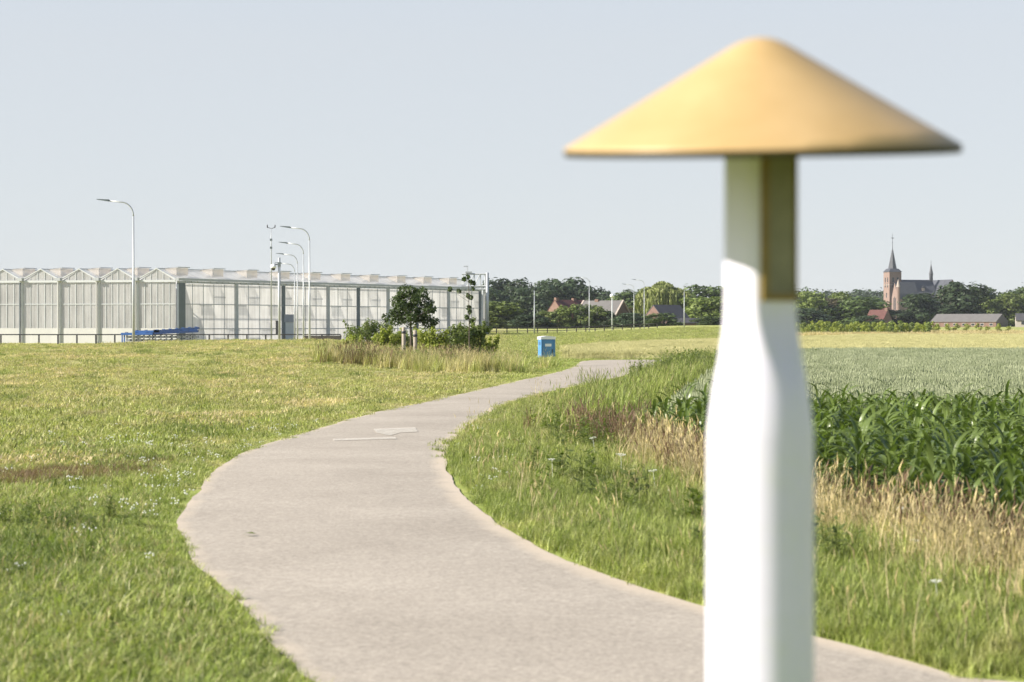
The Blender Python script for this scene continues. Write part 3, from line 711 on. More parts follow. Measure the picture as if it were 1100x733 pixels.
for key, mt, sd_ in (('dark1', 'leaf_dark', 1), ('dark2', 'leaf_dark', 2), ('dark3', 'leaf_dark', 9), ('mid1', 'leaf_mid', 3), ('mid2', 'leaf_mid', 4), ('light1', 'leaf_light', 5), ('light2', 'leaf_light', 6), ('bronze', 'leaf_brown', 7)):
    make_proto(key, M[mt], sd_)
make_proto('bush_mid', M['leaf_mid'], 11, 22, 2600, .45, .0, .42, .95)
make_proto('bush_light', M['leaf_light'], 12, 22, 2600, .45, .0, .42, .95)
make_proto('bush_dark', M['leaf_dark'], 13, 22, 2600, .45, .0, .42, .95)
def place_tree(key, x, ytop, wpx, d, label, group=None, name='leafy_tree', cat='tree', rz=None):
    root, used, H0, W0 = PROTO[key]; o = copy_tree(root) if used else root; PROTO[key][1] = True
    X = px(x, d); zb = gz(X, d); H = pz(ytop, d) - zb; Wd = .92 * wpx * d / F
    o.name = name; o.location = (X, d, zb); o.scale = (Wd / W0, Wd / W0, H / H0); o.rotation_euler = (0, 0, (x * 1.7) % 6.28 if rz is None else rz)
    tag(o, label, cat, group); return o
GL, GR = 'trees behind the farm on the left', 'trees of the village around the church'
for a in [
    ('dark1', 527, 314, 34, 600, 'dark tree just right of the steel gantry, behind a paler bush'),
    ('dark2', 546, 304, 34, 620, 'dark tree making the left hump of the left tree line'),
    ('dark3', 563, 311, 26, 610, 'small dark crown between the left hump and the armless lamp post'),
    ('dark2', 579, 312, 30, 600, 'dark tree straight behind the armless lamp post at left'),
    ('dark1', 593, 307, 32, 640, 'dark tree left above the brick gable of the red roofed farmhouse'),
    ('dark3', 611, 303, 38, 650, 'tallest dark tree above the red farmhouse roof'),
    ('dark2', 629, 312, 26, 640, 'dark tree behind the slim lamp with arm beside the farmhouse'),
    ('dark1', 642, 316, 28, 640, 'dark round tree above the ridge of the grey barn'),
    ('dark3', 662, 320, 26, 620, 'low dark tree above the right end of the grey barn roof'),
    ('mid1', 679, 314, 30, 560, 'mid green tree just left of the weeping willow'),
    ('bronze', 672, 331, 22, 470, 'bronze leaved tree between the grey barn gable and the willow'),
    ('dark2', 735, 322, 30, 560, 'dark tree at the right foot of the willow, behind the slate roofed house'),
    ('mid2', 768, 310, 42, 600, 'tall grey green tree beside the left edge of the yellow capped post'),
]: place_tree(a[0], a[1], a[2] + 1.3, *a[3:], group=GL)
for a in [
    ('light1', 536, 327, 40, 430, 'pale green bushy tree right of the steel gantry, in front of dark trees'),
    ('light2', 757, 323, 34, 440, 'round green tree right of the slate roofed house'),
]: place_tree(*a, group='paler trees in front of the dark tree line')
for a in [
    ('bush_light', 586, 336, 17, 425, 'leftmost clipped round bush before the farmhouse gable'),
    ('bush_light', 601, 334, 17, 425, 'clipped bush second from the left before the farmhouse'),
    ('bush_light', 613, 330, 17, 425, 'clipped bush under the chimney of the red roof'),
    ('bush_mid', 626, 330, 16, 425, 'clipped bush just left of the tall lamp before the grey barn'),
    ('bush_light', 640, 331, 18, 425, 'clipped bush right of the tall lamp before the grey barn'),
    ('bush_dark', 652, 336, 16, 425, 'dark clipped bush at the right end of the bush row'),
    ('bush_dark', 676, 338, 24, 420, 'dark bush between the barn gable and the lamp pair'),
    ('bush_dark', 690, 341, 20, 415, 'low dark bush in front of the willow trunk'),
    ('bush_mid', 713, 338, 24, 400, 'dark green bush covering the left wall of the slate roofed house'),
    ('bush_mid', 764, 341, 20, 400, 'low bush at the foot of the round tree beside the post'),
    ('bush_dark', 572, 340, 24, 420, 'low dark bush at the foot of the armless lamp post'),
]: place_tree(*a, group='bushes in front of the farm', name='clipped_bush', cat='bush')
for a in [
    ('light1', 872, 317, 26, 640, 'yellowish green tree nearest the right edge of the post'),
    ('bush_dark', 866, 333, 26, 610, 'low dark tree touching the right edge of the post'),
    ('bronze', 894, 324, 24, 650, 'greyish olive tree between two greener crowns left of the church'),
    ('light2', 904, 318, 22, 690, 'taller green crown halfway between post and church tower'),
    ('mid1', 922, 323, 32, 640, 'broad dark green tree left of the red village roof'),
    ('bush_dark', 932, 340, 16, 580, 'low dark bush under the red village roof'),
    ('dark1', 965, 335, 30, 640, 'dark tree hiding the foot of the church chapel'),
    ('dark3', 988, 319, 28, 640, 'dark tree in front of the church nave'),
    ('dark2', 1031, 309, 38, 650, 'tallest dark tree in front of the church choir'),
    ('dark1', 1013, 329, 24, 640, 'dark green tree under the church transept wall'),
    ('dark3', 1048, 313, 26, 700, 'dark crown at the right end of the church choir'),
    ('light1', 1062, 322, 22, 690, 'pale olive tree behind the middle of the long barn'),
    ('mid1', 1074, 318, 26, 720, 'mid green tree behind the right half of the long barn'),
    ('light2', 1088, 319, 26, 690, 'yellow green tree above the black barn gable'),
    ('mid2', 1103, 312, 26, 720, 'green tree at the right border above the cream house'),
]: place_tree(*a, group=GR)
# far woods that read as one mass
def far_wood(name, x0, x1, ys, d, seed, label, mat):
    r = random.Random(seed); bl = []; x = x0
    while x < x1:
        yt = np.interp(x, [a for a, _ in ys], [b for _, b in ys]) + r.uniform(-1.5, 2.5); X = px(x, d); zt = pz(yt, d); s = r.uniform(6, 9)
        zz = zt - s * .8
        while zz > gz(X, d): bl.append((X + r.uniform(-2, 2), d + r.uniform(-14, 14), zz, s, s, s * .85)); zz -= s * 1.1
        x += r.uniform(3.5, 6) * 1200 / d * .8
    o = link(name, leaf_cloud(seed, bl, 150 * len(bl), 1.0), mat); tag(o, label, 'wood', kind='stuff')
far_wood('distant_wood', 838, 1130, [(838, 311), (868, 310.5), (880, 314), (890, 313), (900, 316), (918, 311.5), (935, 312), (948, 313), (1045, 314), (1060, 317), (1075, 316), (1090, 313), (1100, 309), (1130, 308)], 1250, 31, 'hazy wood along the horizon behind the village', M['leaf_dark'])
far_wood('farm_wood', 480, 862, [(480, 322), (560, 318), (660, 322), (690, 326), (740, 326), (770, 318), (800, 317), (862, 315)], 900, 33, 'dark wood behind the farm trees on the left', M['leaf_dark'])

def willow():
    d = 450; X = px(712, d); zb = gz(X, d); H = pz(300.5, d) - zb; r = np.random.RandomState(5)
    t = thing('weeping_willow', 'large pale green weeping willow behind the slate roofed house', 'tree', (X, d, zb))
    limbs(55, H, .5, 4.0, 8, .3, .65).build('trunk', M['bark'], t, True)
    V = []; n = 0
    tops = [(0, 0, H * .97, 2.6), (-3.2, 0, H * .86, 2.4), (3.0, .4, H * .84, 2.3), (-1, -2.6, H * .88, 2.4), (4.6, -.4, H * .76, 1.7), (-4.9, -.6, H * .66, 1.5), (1.6, -2.8, H * .8, 2.2), (1, 2.6, H * .85, 2.4), (-2.2, -3.6, H * .66, 1.8), (3.6, -2.6, H * .66, 1.7), (-4.2, 1.5, H * .76, 1.8), (5.3, .6, H * .62, 1.2)]
    for cx, cy, cz, cr in tops:
        for k in range(int(95 * cr)):
            a = r.rand() * 6.283; e = r.rand(); rr = cr * math.sqrt(e); p = np.array([cx + rr * math.cos(a), cy + rr * math.sin(a), cz - .5 * cr * e]); L_ = r.uniform(1.2, 3.6) * (.6 + e)
            az = r.rand() * 6.283
            for s in range(int(L_ / .35)):
                q = p + np.array([math.cos(a) * .02 * s, math.sin(a) * .02 * s, -.36 * s]) + r.randn(3) * .05
                if q[2] < .6: break
                az += r.uniform(-.8, .8); wv = np.array([math.cos(az), math.sin(az), 0]) * r.uniform(.10, .19); h = np.array([r.uniform(-.1, .1), r.uniform(-.1, .1), -.55])
                V += [q - wv, q + wv, q + wv * .5 + h, q - wv * .5 + h]; n += 1
    V = np.array(V); me = bpy.data.meshes.new('crown'); me.vertices.add(4 * n); me.vertices.foreach_set('co', V.astype(np.float32).ravel())
    me.loops.add(4 * n); me.loops.foreach_set('vertex_index', np.arange(4 * n)); me.polygons.add(n); me.polygons.foreach_set('loop_start', np.arange(0, 4 * n, 4)); me.update(calc_edges=True); me.validate()
    me.attributes.new('val', 'FLOAT', 'POINT').data.foreach_set('value', np.repeat(r.rand(n), 4).astype(np.float32)); link('crown', me, M['leaf_willow'], t)
willow()

# ------------------------------------------------------------------ shrub island with the staked young tree
def shrub(x, ytop, wpx, ybase, mat, seed, label, n=3200, size=.052, shoots=8):
    d = EYE * F / (ybase - HOR); X = px(x, d); zb = gz(X, d); H = pz(ytop, d) - zb; Wd = wpx * d / F; r = random.Random(seed)
    t = thing('shrub', label, 'shrub', (X, d, zb), 0, 'shrubs around the staked tree'); bl = []; mb = MB()
    for i in range(16):
        a = i * 2.4; q = Wd * .5 * r.uniform(.15, .8); h = H * r.uniform(.22, .80); s = Wd * r.uniform(.12, .19); bl.append((q * math.cos(a), q * math.sin(a), h, s, s, s * .9))
    for i in range(shoots):
        a = r.random() * 6.283; q = Wd * .4 * r.random(); h = H * r.uniform(.8, 1.0); tx, ty = q * math.cos(a) * 1.3, q * math.sin(a) * 1.3
        mb.tube([(q * .3 * math.cos(a), q * .3 * math.sin(a), 0), (tx, ty, h)], [.015, .005], 5)
        for k in range(5): bl.append((tx * (.8 + .05 * k), ty * (.8 + .05 * k), h * (.62 + .095 * k), .09, .09, .12))
    for i in range(10):
        a = r.random() * 6.283; mb.tube([(0, 0, -.05), (math.cos(a) * Wd * .3, math.sin(a) * Wd * .3, H * .6)], [.018, .006], 5)
    mb.build('branch_frame', M['bark'], t); link('foliage', leaf_cloud(seed, bl, n, size), mat, t)
shrub(396, 343, 58, 388, M['leaf_light'], 41, 'light green shrub with upright shoots at the left end of the tall grass')
shrub(418, 352, 40, 390, M['leaf_yellow'], 42, 'low yellowish shrub left of the wooden stakes', 2600)
shrub(465, 350, 50, 391, M['leaf_yellow'], 43, 'green shrub directly right of the wooden stakes', 3200)
shrub(488, 346, 48, 390, M['leaf_light'], 44, 'mid green shrub between the stakes and the spindly sapling', 3000)
shrub(510, 343, 44, 392, M['leaf_light'], 45, 'greyish green shrub around the foot of the spindly sapling', 2800)
shrub(452, 378, 26, 396, M['leaf_light'], 46, 'small dark green shrub in the grass in front of the right stake', 1700, .05, 2)
shrub(437, 356, 40, 386, M['leaf_light'], 47, 'green shrub behind the wooden stakes under the round tree', 2600)
shrub(379, 362, 30, 390, M['leaf_yellow'], 48, 'small yellow green shrub at the far left end of the island', 1500, .05, 4)
shrub(524, 360, 26, 391, M['leaf_yellow'], 49, 'small yellow green shrub at the far right end of the island', 1500, .05, 4)
def young_tree():
    d = 80; X = px(441, d); zb = gz(X, d); H = pz(308, d) - zb; t = thing('maple_tree', 'young round crowned dark green tree tied between two wooden stakes', 'tree', (X, d, zb))
    mb = MB(); mb.tube([(0, 0, -.1), (.02, 0, 1.0), (.0, 0, 1.6), (.05, 0, H * .9)], [.05, .045, .04, .012], 8); r = random.Random(3); bl = []
    for i in range(15):
        a = i * 2.4; z = 1.45 + (H - 1.6) * (i / 15) ** .9; q = (1.05 - .75 * max(0, (z - 1.5) / (H - 1.5)) ** 1.4) * r.uniform(.55, 1.05)
        p = (q * math.cos(a), q * math.sin(a), z + q * .12); mb.tube([(0, 0, max(1.35, z - .35 * q)), p], [.016, .005], 5); s = r.uniform(.22, .36); bl.append((p[0], p[1], p[2], s, s, s * .8))
    bl += [(.95, 0, 1.62, .22, .22, .16), (-.98, -.1, 1.75, .2, .2, .18), (.72, 0, 2.15, .2, .2, .16), (-.45, 0, H * .84, .2, .2, .2), (0, 0, H * .62, .5, .5, .5), (0, 0, H * .8, .35, .35, .4), (.05, 0, H - .16, .2, .2, .18), (.55, 0, 1.75, .3, .3, .22), (-.5, -.1, 2.0, .3, .3, .25)]
    mb.build('trunk', M['bark'], t, True); link('crown', leaf_cloud(77, bl, 4600, .055, flat=.8), M['leaf_maple'], t)
young_tree()
def stake(x, ytop, ybase, label, seed):
    d = 77.0; X = px(x, d); zb = gz(X, d) ; zt = pz(ytop, d); r = .075
    t = thing('wooden_stake', label, 'stake', (X, d - (1.2 if seed else 0), zb), 0, 'stakes of the young tree')
    MB().lathe([(.0, -.2), (r, -.2), (r * 1.02, (zt - zb) * .5), (r, zt - zb - .02), (r * .8, zt - zb), (0, zt - zb)], 12).build('post', M['wood'], t, True)
    MB().lathe([(r + .004, zt - zb - .25), (r + .014, zt - zb - .24), (r + .014, zt - zb - .16), (r + .004, zt - zb - .15)], 12).build('rubber_tie', M['black'], t, True)
stake(435.5, 351.5, 392, 'front wooden stake of the young tree, left of the two', 1)
stake(446, 355, 388, 'rear wooden stake of the young tree, right of the two', 0)
def sapling():
    d = 78; X = px(504, d); zb = gz(X, d); H = pz(296, d) - zb; t = thing('sapling', 'spindly sapling with a few leaf tufts before the end of the greenhouse', 'tree', (X, d, zb))
    mb = MB(); mb.tube([(0, 0, -.1), (.0, 0, H * .5), (-.03, 0, H)], [.028, .018, .006], 6); bl = []; r = random.Random(8)
    for dx, y in ((-.2, 300), (.06, 303), (-.05, 298), (.14, 310), (-.4, 313), (-.75, 311), (-.05, 318), (.08, 320), (-.02, 330), (-.1, 341), (.1, 345), (.18, 304), (.02, 335)):
        z = pz(y, d) - zb; p = (dx, r.uniform(-.2, .2), z); mb.tube([(0, 0, z - abs(dx) * .6 - .05), p], [.008, .003], 4); bl.append((*p, .085, .085, .10))
    mb.build('trunk', M['bark'], t); link('crown', leaf_cloud(88, bl, 420, .06), M['leaf_mid'], t)
sapling()
x, y = along([(px(366, 74), 74), (px(400, 72), 72), (px(440, 72), 72), (px(480, 69), 69), (px(515, 66), 66), (px(527, 68), 68)], 190, .55, 61)
x2, y2 = along([(px(372, 76), 76), (px(440, 77), 77), (px(524, 72), 72)], 230, .8, 62); x = np.concatenate([x, x2]); y = np.concatenate([y, y2])
tall = proto_collection('tall_grass', [clump(180 + i, 30, .24, .4, 1.0, .014, .6, 3, 1, .5) for i in range(4)], M['straw'])
tallg = proto_collection('tall_green_grass', [clump(190 + i, 46, .22, .4, .85, .015, .6, 3) for i in range(4)], M['blade'])
scatter('tall_dry_grass', tall, 4, x, y, g(x, y), rng.uniform(.4, .95, len(x)), rng, 'tall straw coloured grass around the shrubs and stakes', 'grass')
x = np.concatenate([x, x]) + rng.randn(2 * len(x)) * .4; y = np.concatenate([y, y]) + rng.randn(2 * len(y)) * .5
scatter('tall_green_grass', tallg, 4, x, y, g(x, y), rng.uniform(.5, 1.0, len(x)), rng, 'tall green grass among the shrubs and stakes', 'grass')

xw, yw = along([(px(370, 74), 74), (px(400, 72), 72), (px(440, 72), 72), (px(480, 70), 70), (px(522, 68), 68)], 170, .5, 63)
scatter('island_weed', proto_collection('island_weed', [weed(280 + i, .8, 8, .11) for i in range(3)], M['weed']), 3, xw, yw, g(xw, yw), rng.uniform(.5, 1.1, len(xw)), rng, 'leafy green weeds among the tall grass around the shrubs', 'weeds')
xw, yw = along([(px(370, 73), 73), (px(420, 71), 71), (px(470, 71), 71), (px(525, 68), 68)], 55, .5, 64)
scatter('island_rust_stem', rust, 3, xw, yw, g(xw, yw), rng.uniform(.9, 1.8, len(xw)), rng, 'brown seed stems among the tall grass around the shrubs', 'weeds')
# ------------------------------------------------------------------ greenhouse
def greenhouse():
    d0 = 214.0; Cx = px(190, d0); zf = -.32
    Gd = np.array([-.98, .20]); Ld = np.array([.514, .857]); LEN = 63.0; BAY = 4.46; NB = 7
    t = thing('greenhouse', 'long white glass greenhouse with sawtooth roof and open vents behind the lawn', 'greenhouse', (Cx, d0, zf))
    def P(a, b, z): return (Gd[0] * a + Ld[0] * b, Gd[1] * a + Ld[1] * b, z - zf)
    def sbox(mb, a0, a1, b0, b1, z0, z1, mi=0):
        mb.hexa([P(a0, b0, z0), P(a1, b0, z0), P(a1, b1, z0), P(a0, b1, z0), P(a0, b0, z1), P(a1, b0, z1), P(a1, b1, z1), P(a0, b1, z1)], mi)
    ZG, ZP, ZM, ZL = 6.45, 7.72, 3.93, 1.33
    def uvmesh(name, pts, uvs, mat, faces=None):
        me = bpy.data.meshes.new(name); me.from_pydata(pts, [], faces or [tuple(range(len(pts)))]); uv = me.uv_layers.new(name='UVMap')
        for l in me.loops: uv.data[l.index].uv = uvs[l.vertex_index]
        me.update(); return link(name, me, mat, t)
    # gable end: one wall part per bay, its bars, the white base panel and the column between bays
    for i in range(NB):
        a0, a1 = i * BAY + .12, (i + 1) * BAY - .12; am = (a0 + a1) / 2
        w_ = uvmesh('gable_glass', [P(a0, 0, ZL), P(a1, 0, ZL), P(a1, 0, ZG), P(am, 0, ZP - .06), P(a0, 0, ZG)], [(a0, ZL), (a1, ZL), (a1, ZG), (am, ZP), (a0, ZG)], M['glass_gable'])
        mb = MB(); nb = 6 if i < 2 else 5
        for k in range(1, nb):
            a = a0 + (a1 - a0) * k / nb; zt = ZG + (ZP - ZG) * (1 - abs(a - am) / (am - a0)) - .08; sbox(mb, a - .035, a + .035, -.05, -.012, ZL, zt)
        sbox(mb, a0, a1, -.07, -.052, ZM - .05, ZM + .05)
        mb.build('glazing_grid', M['galv_light'], w_)
        mb = MB(); sbox(mb, a0 - .1, a1 + .1, -.04, .05, zf, ZL - .003); mb.build('base_panel', M['white_panel'], t)
        mb = MB(); sbox(mb, a0 - .1, a1 + .1, -.16, -.08, ZG - .16, ZG + .08); mb.build('gable_beam', M['galv_light'], t)
        for s0, s1 in ((a0 - .12, am), (a1 + .12, am)):     # sloped verge
            mb = MB(); mb.hexa([P(s0, -.12, ZG + .1), P(s1, -.12, ZP - .02), P(s1, .1, ZP - .02), P(s0, .1, ZG + .1), P(s0, -.12, ZG + .22), P(s1, -.12, ZP + .1), P(s1, .1, ZP + .1), P(s0, .1, ZG + .22)])
            mb.build('verge_trim', M['galv_light'], t)
        mb = MB(); a = (i + 1) * BAY; sbox(mb, a - .17, a + .02, -.14, .02, zf, ZG + .1); mb.build('gable_column', M['galv_light'], t)
        mb = MB(); sbox(mb, a + .05, a + .15, -.3, -.16, zf, ZG - .15)
        mb.build('downpipe', M['white_panel'] if i != 3 else M['steel_dark'], t)
        mb = MB(); sbox(mb, a - .32, a + .28, -.5, -.15, ZG + .0, ZG + .34); mb.build('gutter_end', M['galv'], t)
    # long side: columns where the photograph has them
    def b_at(xp):
        k = (xp - 550) / F; return (Cx - k * d0) / (k * Ld[1] - Ld[0])
    cols = [0.55] + [b_at(v) for v in (253, 303.5, 351.5, 384, 416, 447, 481, 515)]
    cols = sorted(cols); cols[-1] = min(cols[-1], LEN)
    for i in range(len(cols) - 1):
        b0, b1 = cols[i] + .2, cols[i + 1] - .2
        w_ = uvmesh('side_glass', [P(0, b0, zf), P(0, b1, zf), P(0, b1, ZG - .3), P(0, b0, ZG - .3)], [(b0, 0), (b1, 0), (b1, ZG), (b0, ZG)], M['glass_wall'])
        mb = MB(); nb = max(3, round((b1 - b0) / 1.9))
        for k in range(1, nb):
            b = b0 + (b1 - b0) * k / nb; sbox(mb, -.06, -.012, b - .03, b + .03, zf, ZG - .3)
        for z in (ZM, 1.25): sbox(mb, -.12, -.062, b0, b1, z - .05, z + .05)
        mb.build('glazing_grid', M['galv'], w_)
    for i, b in enumerate(cols):
        mb = MB(); hw = .55 if i == 0 else .2; sbox(mb, -.22, .0, b - hw, b + hw, zf, ZG - .25); mb.build('side_column', M['steel_dark'] if i % 2 == 0 else M['galv'], t)
    mb = MB(); sbox(mb, -.35, .1, -.2, LEN + .3, ZG + .02, ZG + .26); mb.build('gutter', M['galv'], t)
    mb = MB(); sbox(mb, -.2, -.02, 0, LEN, ZG - .26, ZG - .02)
    for k in range(60): sbox(mb, -.3, -.2, k * LEN / 60, k * LEN / 60 + .3, ZG - .2, ZG - .02)
    mb.build('eaves_truss', M['galv'], t)
    # door with blue louvre
    bd = b_at(309); mb = MB(); sbox(mb, -.20, -.125, bd - 1.1, bd + 1.1, zf, 2.4); dr = mb.build('door', M['galv_light'], t)
    mb = MB(); sbox(mb, -.26, -.203, bd - 1.0, bd + 1.0, 2.0, 2.9); mb.build('louvre', M['grey_crate'], dr)
    # roof: one part per bay, open vents with beige nets along the ridges
    rest = MB()
    for i in range(NB + 1):
        a0, a1 = i * BAY, (i + 1) * BAY; am = (a0 + a1) / 2
        uvmesh('roof_bay', [P(a0, -.1, ZG + .2), P(a0, LEN, ZG + .2), P(am, LEN, ZP), P(am, -.1, ZP), P(a1, LEN, ZG + .2), P(a1, -.1, ZG + .2)],
               [(0, 0), (LEN, 0), (LEN, 2.5), (0, 2.5), (LEN, 5), (0, 5)], M['roof_glass'], [(0, 1, 2, 3), (3, 2, 4, 5)])
        for k in range(20):
            sgn = -1 if k % 2 == 0 else 1; b0 = 1.0 + k * 3.02; b1 = b0 + 1.9; aa = am + sgn * 1.5; zlow = ZP - 1.5 / (BAY / 2) * (ZP - ZG - .2); zt = zlow + .9
            mb = rest if i > 4 else MB(); q = [P(am, b0, ZP + .01), P(aa, b0, zlow + .01), P(aa, b0, zt), P(am, b1, ZP + .01), P(aa, b1, zlow + .01), P(aa, b1, zt)]
            mb.add(q, [(0, 1, 2), (3, 5, 4), (1, 4, 5, 2)], 0); q2 = [P(am, b0 - .05, ZP + .06), P(aa + sgn * .15, b0 - .05, zt + .06), P(aa + sgn * .15, b1 + .05, zt + .06), P(am, b1 + .05, ZP + .06)]
            mb.add(q2, [(0, 1, 2, 3)], 1)
            for zz, a1_ in ((zt + .03, aa + sgn * .16),): mb.hexa([P(a1_ - .05, b0 - .05, zz - .06), P(a1_ + .05, b0 - .05, zz - .06), P(a1_ + .05, b1 + .05, zz - .06), P(a1_ - .05, b1 + .05, zz - .06), P(a1_ - .05, b0 - .05, zz + .025), P(a1_ + .05, b0 - .05, zz + .025), P(a1_ + .05, b1 + .05, zz + .025), P(a1_ - .05, b1 + .05, zz + .025)], 2)
            if i <= 4: mb.build('roof_vent', [M['net'], M['flap'], M['galv']], t)
        mb = MB(); sbox(mb, am - .07, am + .07, -.1, LEN, ZP, ZP + .10); mb.build('ridge_cap', M['galv_light'], t)
    tag(rest.build('roof_vent', [M['net'], M['flap'], M['galv']], t), kind='stuff')
    mb = MB(); mb.add([P(0.2, 0.2, zf + .12), P(NB * BAY + BAY, 0.2, zf + .12), P(NB * BAY + BAY, LEN, zf + .12), P(0.2, LEN, zf + .12)], [(3, 2, 1, 0)]); mb.build('floor', M['white_panel'], t)
    # back and left walls close the volume
    mb = MB(); sbox(mb, 0, NB * BAY + BAY, LEN, LEN + .1, zf, ZG + .1); mb.build('back_wall', M['white_panel'], t)
    mb = MB(); sbox(mb, NB * BAY + BAY, NB * BAY + BAY + .1, 0, LEN, zf, ZG + .1); mb.build('far_side_wall', M['white_panel'], t)
    mb = MB(); sbox(mb, NB * BAY + .1, NB * BAY + BAY, -.0, .06, zf, ZG + .1); mb.build('end_panel', M['white_panel'], t)
greenhouse()

# fence before the greenhouse
def fence(name, label, P0, P1, n, hgt, mat, group=None, zfix=None, low=None):
    t = thing(name, label, 'fence', (P0[0], P0[1], 0), 0, group); P0 = np.array(P0); P1 = np.array(P1)
    z = lambda p: zfix if zfix is not None else gz(*p)
    for i in range(n + 1):
        p = P0 + (P1 - P0) * i / n; q = p - P0; MB().box(q[0] - .07, q[0] + .07, q[1] - .07, q[1] + .07, z(p) - .1, z(p) + hgt - .06).build('fence_post', mat, t)
    a, b = Vector((0, 0, z(P0) + hgt)), Vector((P1[0] - P0[0], P1[1] - P0[1], z(P1) + hgt))
    for k, (dz, rr) in enumerate([(0, .06)] + ([(low, .045)] if low else [])):
        mb = MB(); pts = []
        for i in range(n + 1):
            p = P0 + (P1 - P0) * i / n; pts.append((p[0] - P0[0], p[1] - P0[1], z(p) + hgt - dz))
        mb.tube(pts, rr, 6); mb.build('fence_rail', mat, t)
    return t
fence('rail_fence', 'black post and rail fence along the foot of the greenhouse', (px(-40, 204), 204), (px(366, 206), 206), 20, .98, M['black'], zfix=-.3)
fence('rail_fence', 'dark low fence along the far road right of the greenhouse', (px(522, 268), 268), (px(706, 300), 300), 18, .85, M['wood_dark'], low=.4)
# dark low wall beside the lamps
mb = MB(); d = 209; mb.box(px(325, d), px(366, d), d, d + .3, -.35, .55)
tag(mb.build('basin_wall', M['wood_dark']), 'low dark wall before the greenhouse, left of the shrubs', 'wall')

# ------------------------------------------------------------------ lamps, masts, gantry
def make_lamp():
    t = bpy.data.objects.new('street_lamp', None); COL.objects.link(t); H = 8.9
    MB().tube([(0, 0, -.2), (0, 0, 4.2), (0, 0, 4.25), (0, 0, 8.0)], [.10, .085, .065, .05], 10).build('pole', M['galv'], t, True)
    pts = [(0, 0, 7.99)]
    for k in range(1, 9):
        a = k / 8 * R(84); pts.append((-.85 * (1 - math.cos(a)), 0, 8.0 + .85 * math.sin(a)))
    pts.append((-1.75, 0, 8.93)); MB().tube(pts, [.048] * 5 + [.042] * 5, 8).build('arm', M['galv'], t, True)
    mb = MB(); mb.hexa([(-2.5, -.13, 8.99), (-1.68, -.1, 8.88), (-1.68, .1, 8.88), (-2.5, .13, 8.99), (-2.5, -.12, 9.03), (-1.68, -.1, 9.0), (-1.68, .1, 9.0), (-2.5, .12, 9.03)]); mb.build('lamp_head', M['steel_dark'], t)
    return t
lamp0 = make_lamp(); first = [True]
def lamp(x, ytop, d, label, group, rz=0.0, zb=None):
    o = lamp0 if first[0] else copy_tree(lamp0); first[0] = False
    X = px(x, d); zb = gz(X, d) if zb is None else zb; s = (pz(ytop, d) - zb) / 9.03
    o.location = (X, d, zb); o.rotation_euler = (0, 0, rz); o.scale = (.82, 1, s); tag(o, label, 'street lamp', group)
GA, GB = 'street lamps on the road before the greenhouse', 'street lamps on the far road'
lamp(143.5, 214, 112, 'tall street lamp standing alone before the greenhouse gable, beside blue troughs', GA)
lamp(332.5, 243, 140, 'tallest street lamp of the close row, rightmost of it', GA)
lamp(326, 260, 166, 'street lamp second from the right in the close row', GA)
lamp(319.5, 272, 192, 'street lamp second from the left in the close row', GA)
lamp(316.5, 282, 207, 'shortest street lamp in the close row, beside the dome camera pole', GA)
lamp(633, 297.5, 300, 'slim street lamp with arm before the grey barn', GB, zb=.55)
lamp(681, 305, 335, 'street lamp before the bushes left of the willow, shorter of two neighbours', GB, zb=.7)
lamp(692, 300, 318, 'street lamp standing against the left edge of the willow', GB, zb=.72)
lamp(735, 308, 330, 'armless looking street lamp before the slate roof right of the willow', GB, R(90), zb=1.05)
lamp(574, 312, 262, 'armless looking street lamp left of the farmhouse, above the blue toilet', GB, R(-90), zb=.35)

def globe_lamp():
    d = 320; X = px(657.5, d); zb = .7; H = pz(317, d) - zb; t = thing('globe_lamp', 'short lamp post with white globe in front of the barn gable', 'lamp', (X, d, zb))
    MB().tube([(0, 0, -.3), (0, 0, H - .4)], [.09, .07], 8).build('pole', M['galv_light'], t, True)
    MB().lathe([(.02, H - .45), (.32, H - .3), (.36, H - .1), (.25, H + .1), (.02, H + .18)], 12).build('globe', M['toilet_white'], t, True)
globe_lamp()
def camera_pole():
    d = 200; X = px(300, d); zb = gz(X, d); H = pz(277, d) - zb; t = thing('camera_pole', 'grey pole with white dome security camera before the greenhouse side', 'camera pole', (X, d, zb))
    MB().tube([(0, 0, -.2), (0, 0, H)], [.14, .12], 10).build('pole', M['galv'], t, True)
    MB().tube([(0, 0, H - .7), (-.5, -.05, H - .65)], .05, 6).build('bracket', M['black'], t)
    c = MB().lathe([(.02, .36), (.24, .3), (.3, .1), (.28, -.05), (.05, -.06)], 14, 0, (-.58, -.05, H - 1.0)).build('camera_housing', M['toilet_white'], t, True)
    MB().lathe([(.2, -.065), (.19, -.18), (.12, -.27), (.01, -.3)], 14, 0, (-.58, -.05, H - 1.0)).build('lens_dome', M['black'], c, True)
    MB().box(-.35, -.14, -.1, .1, 1.0, 2.4).build('cabinet', M['black'], t)
    MB().box(-.14, .14, -.16, .16, H - .9, H - .45).build('junction_box', M['steel_dark'], t)
camera_pole()
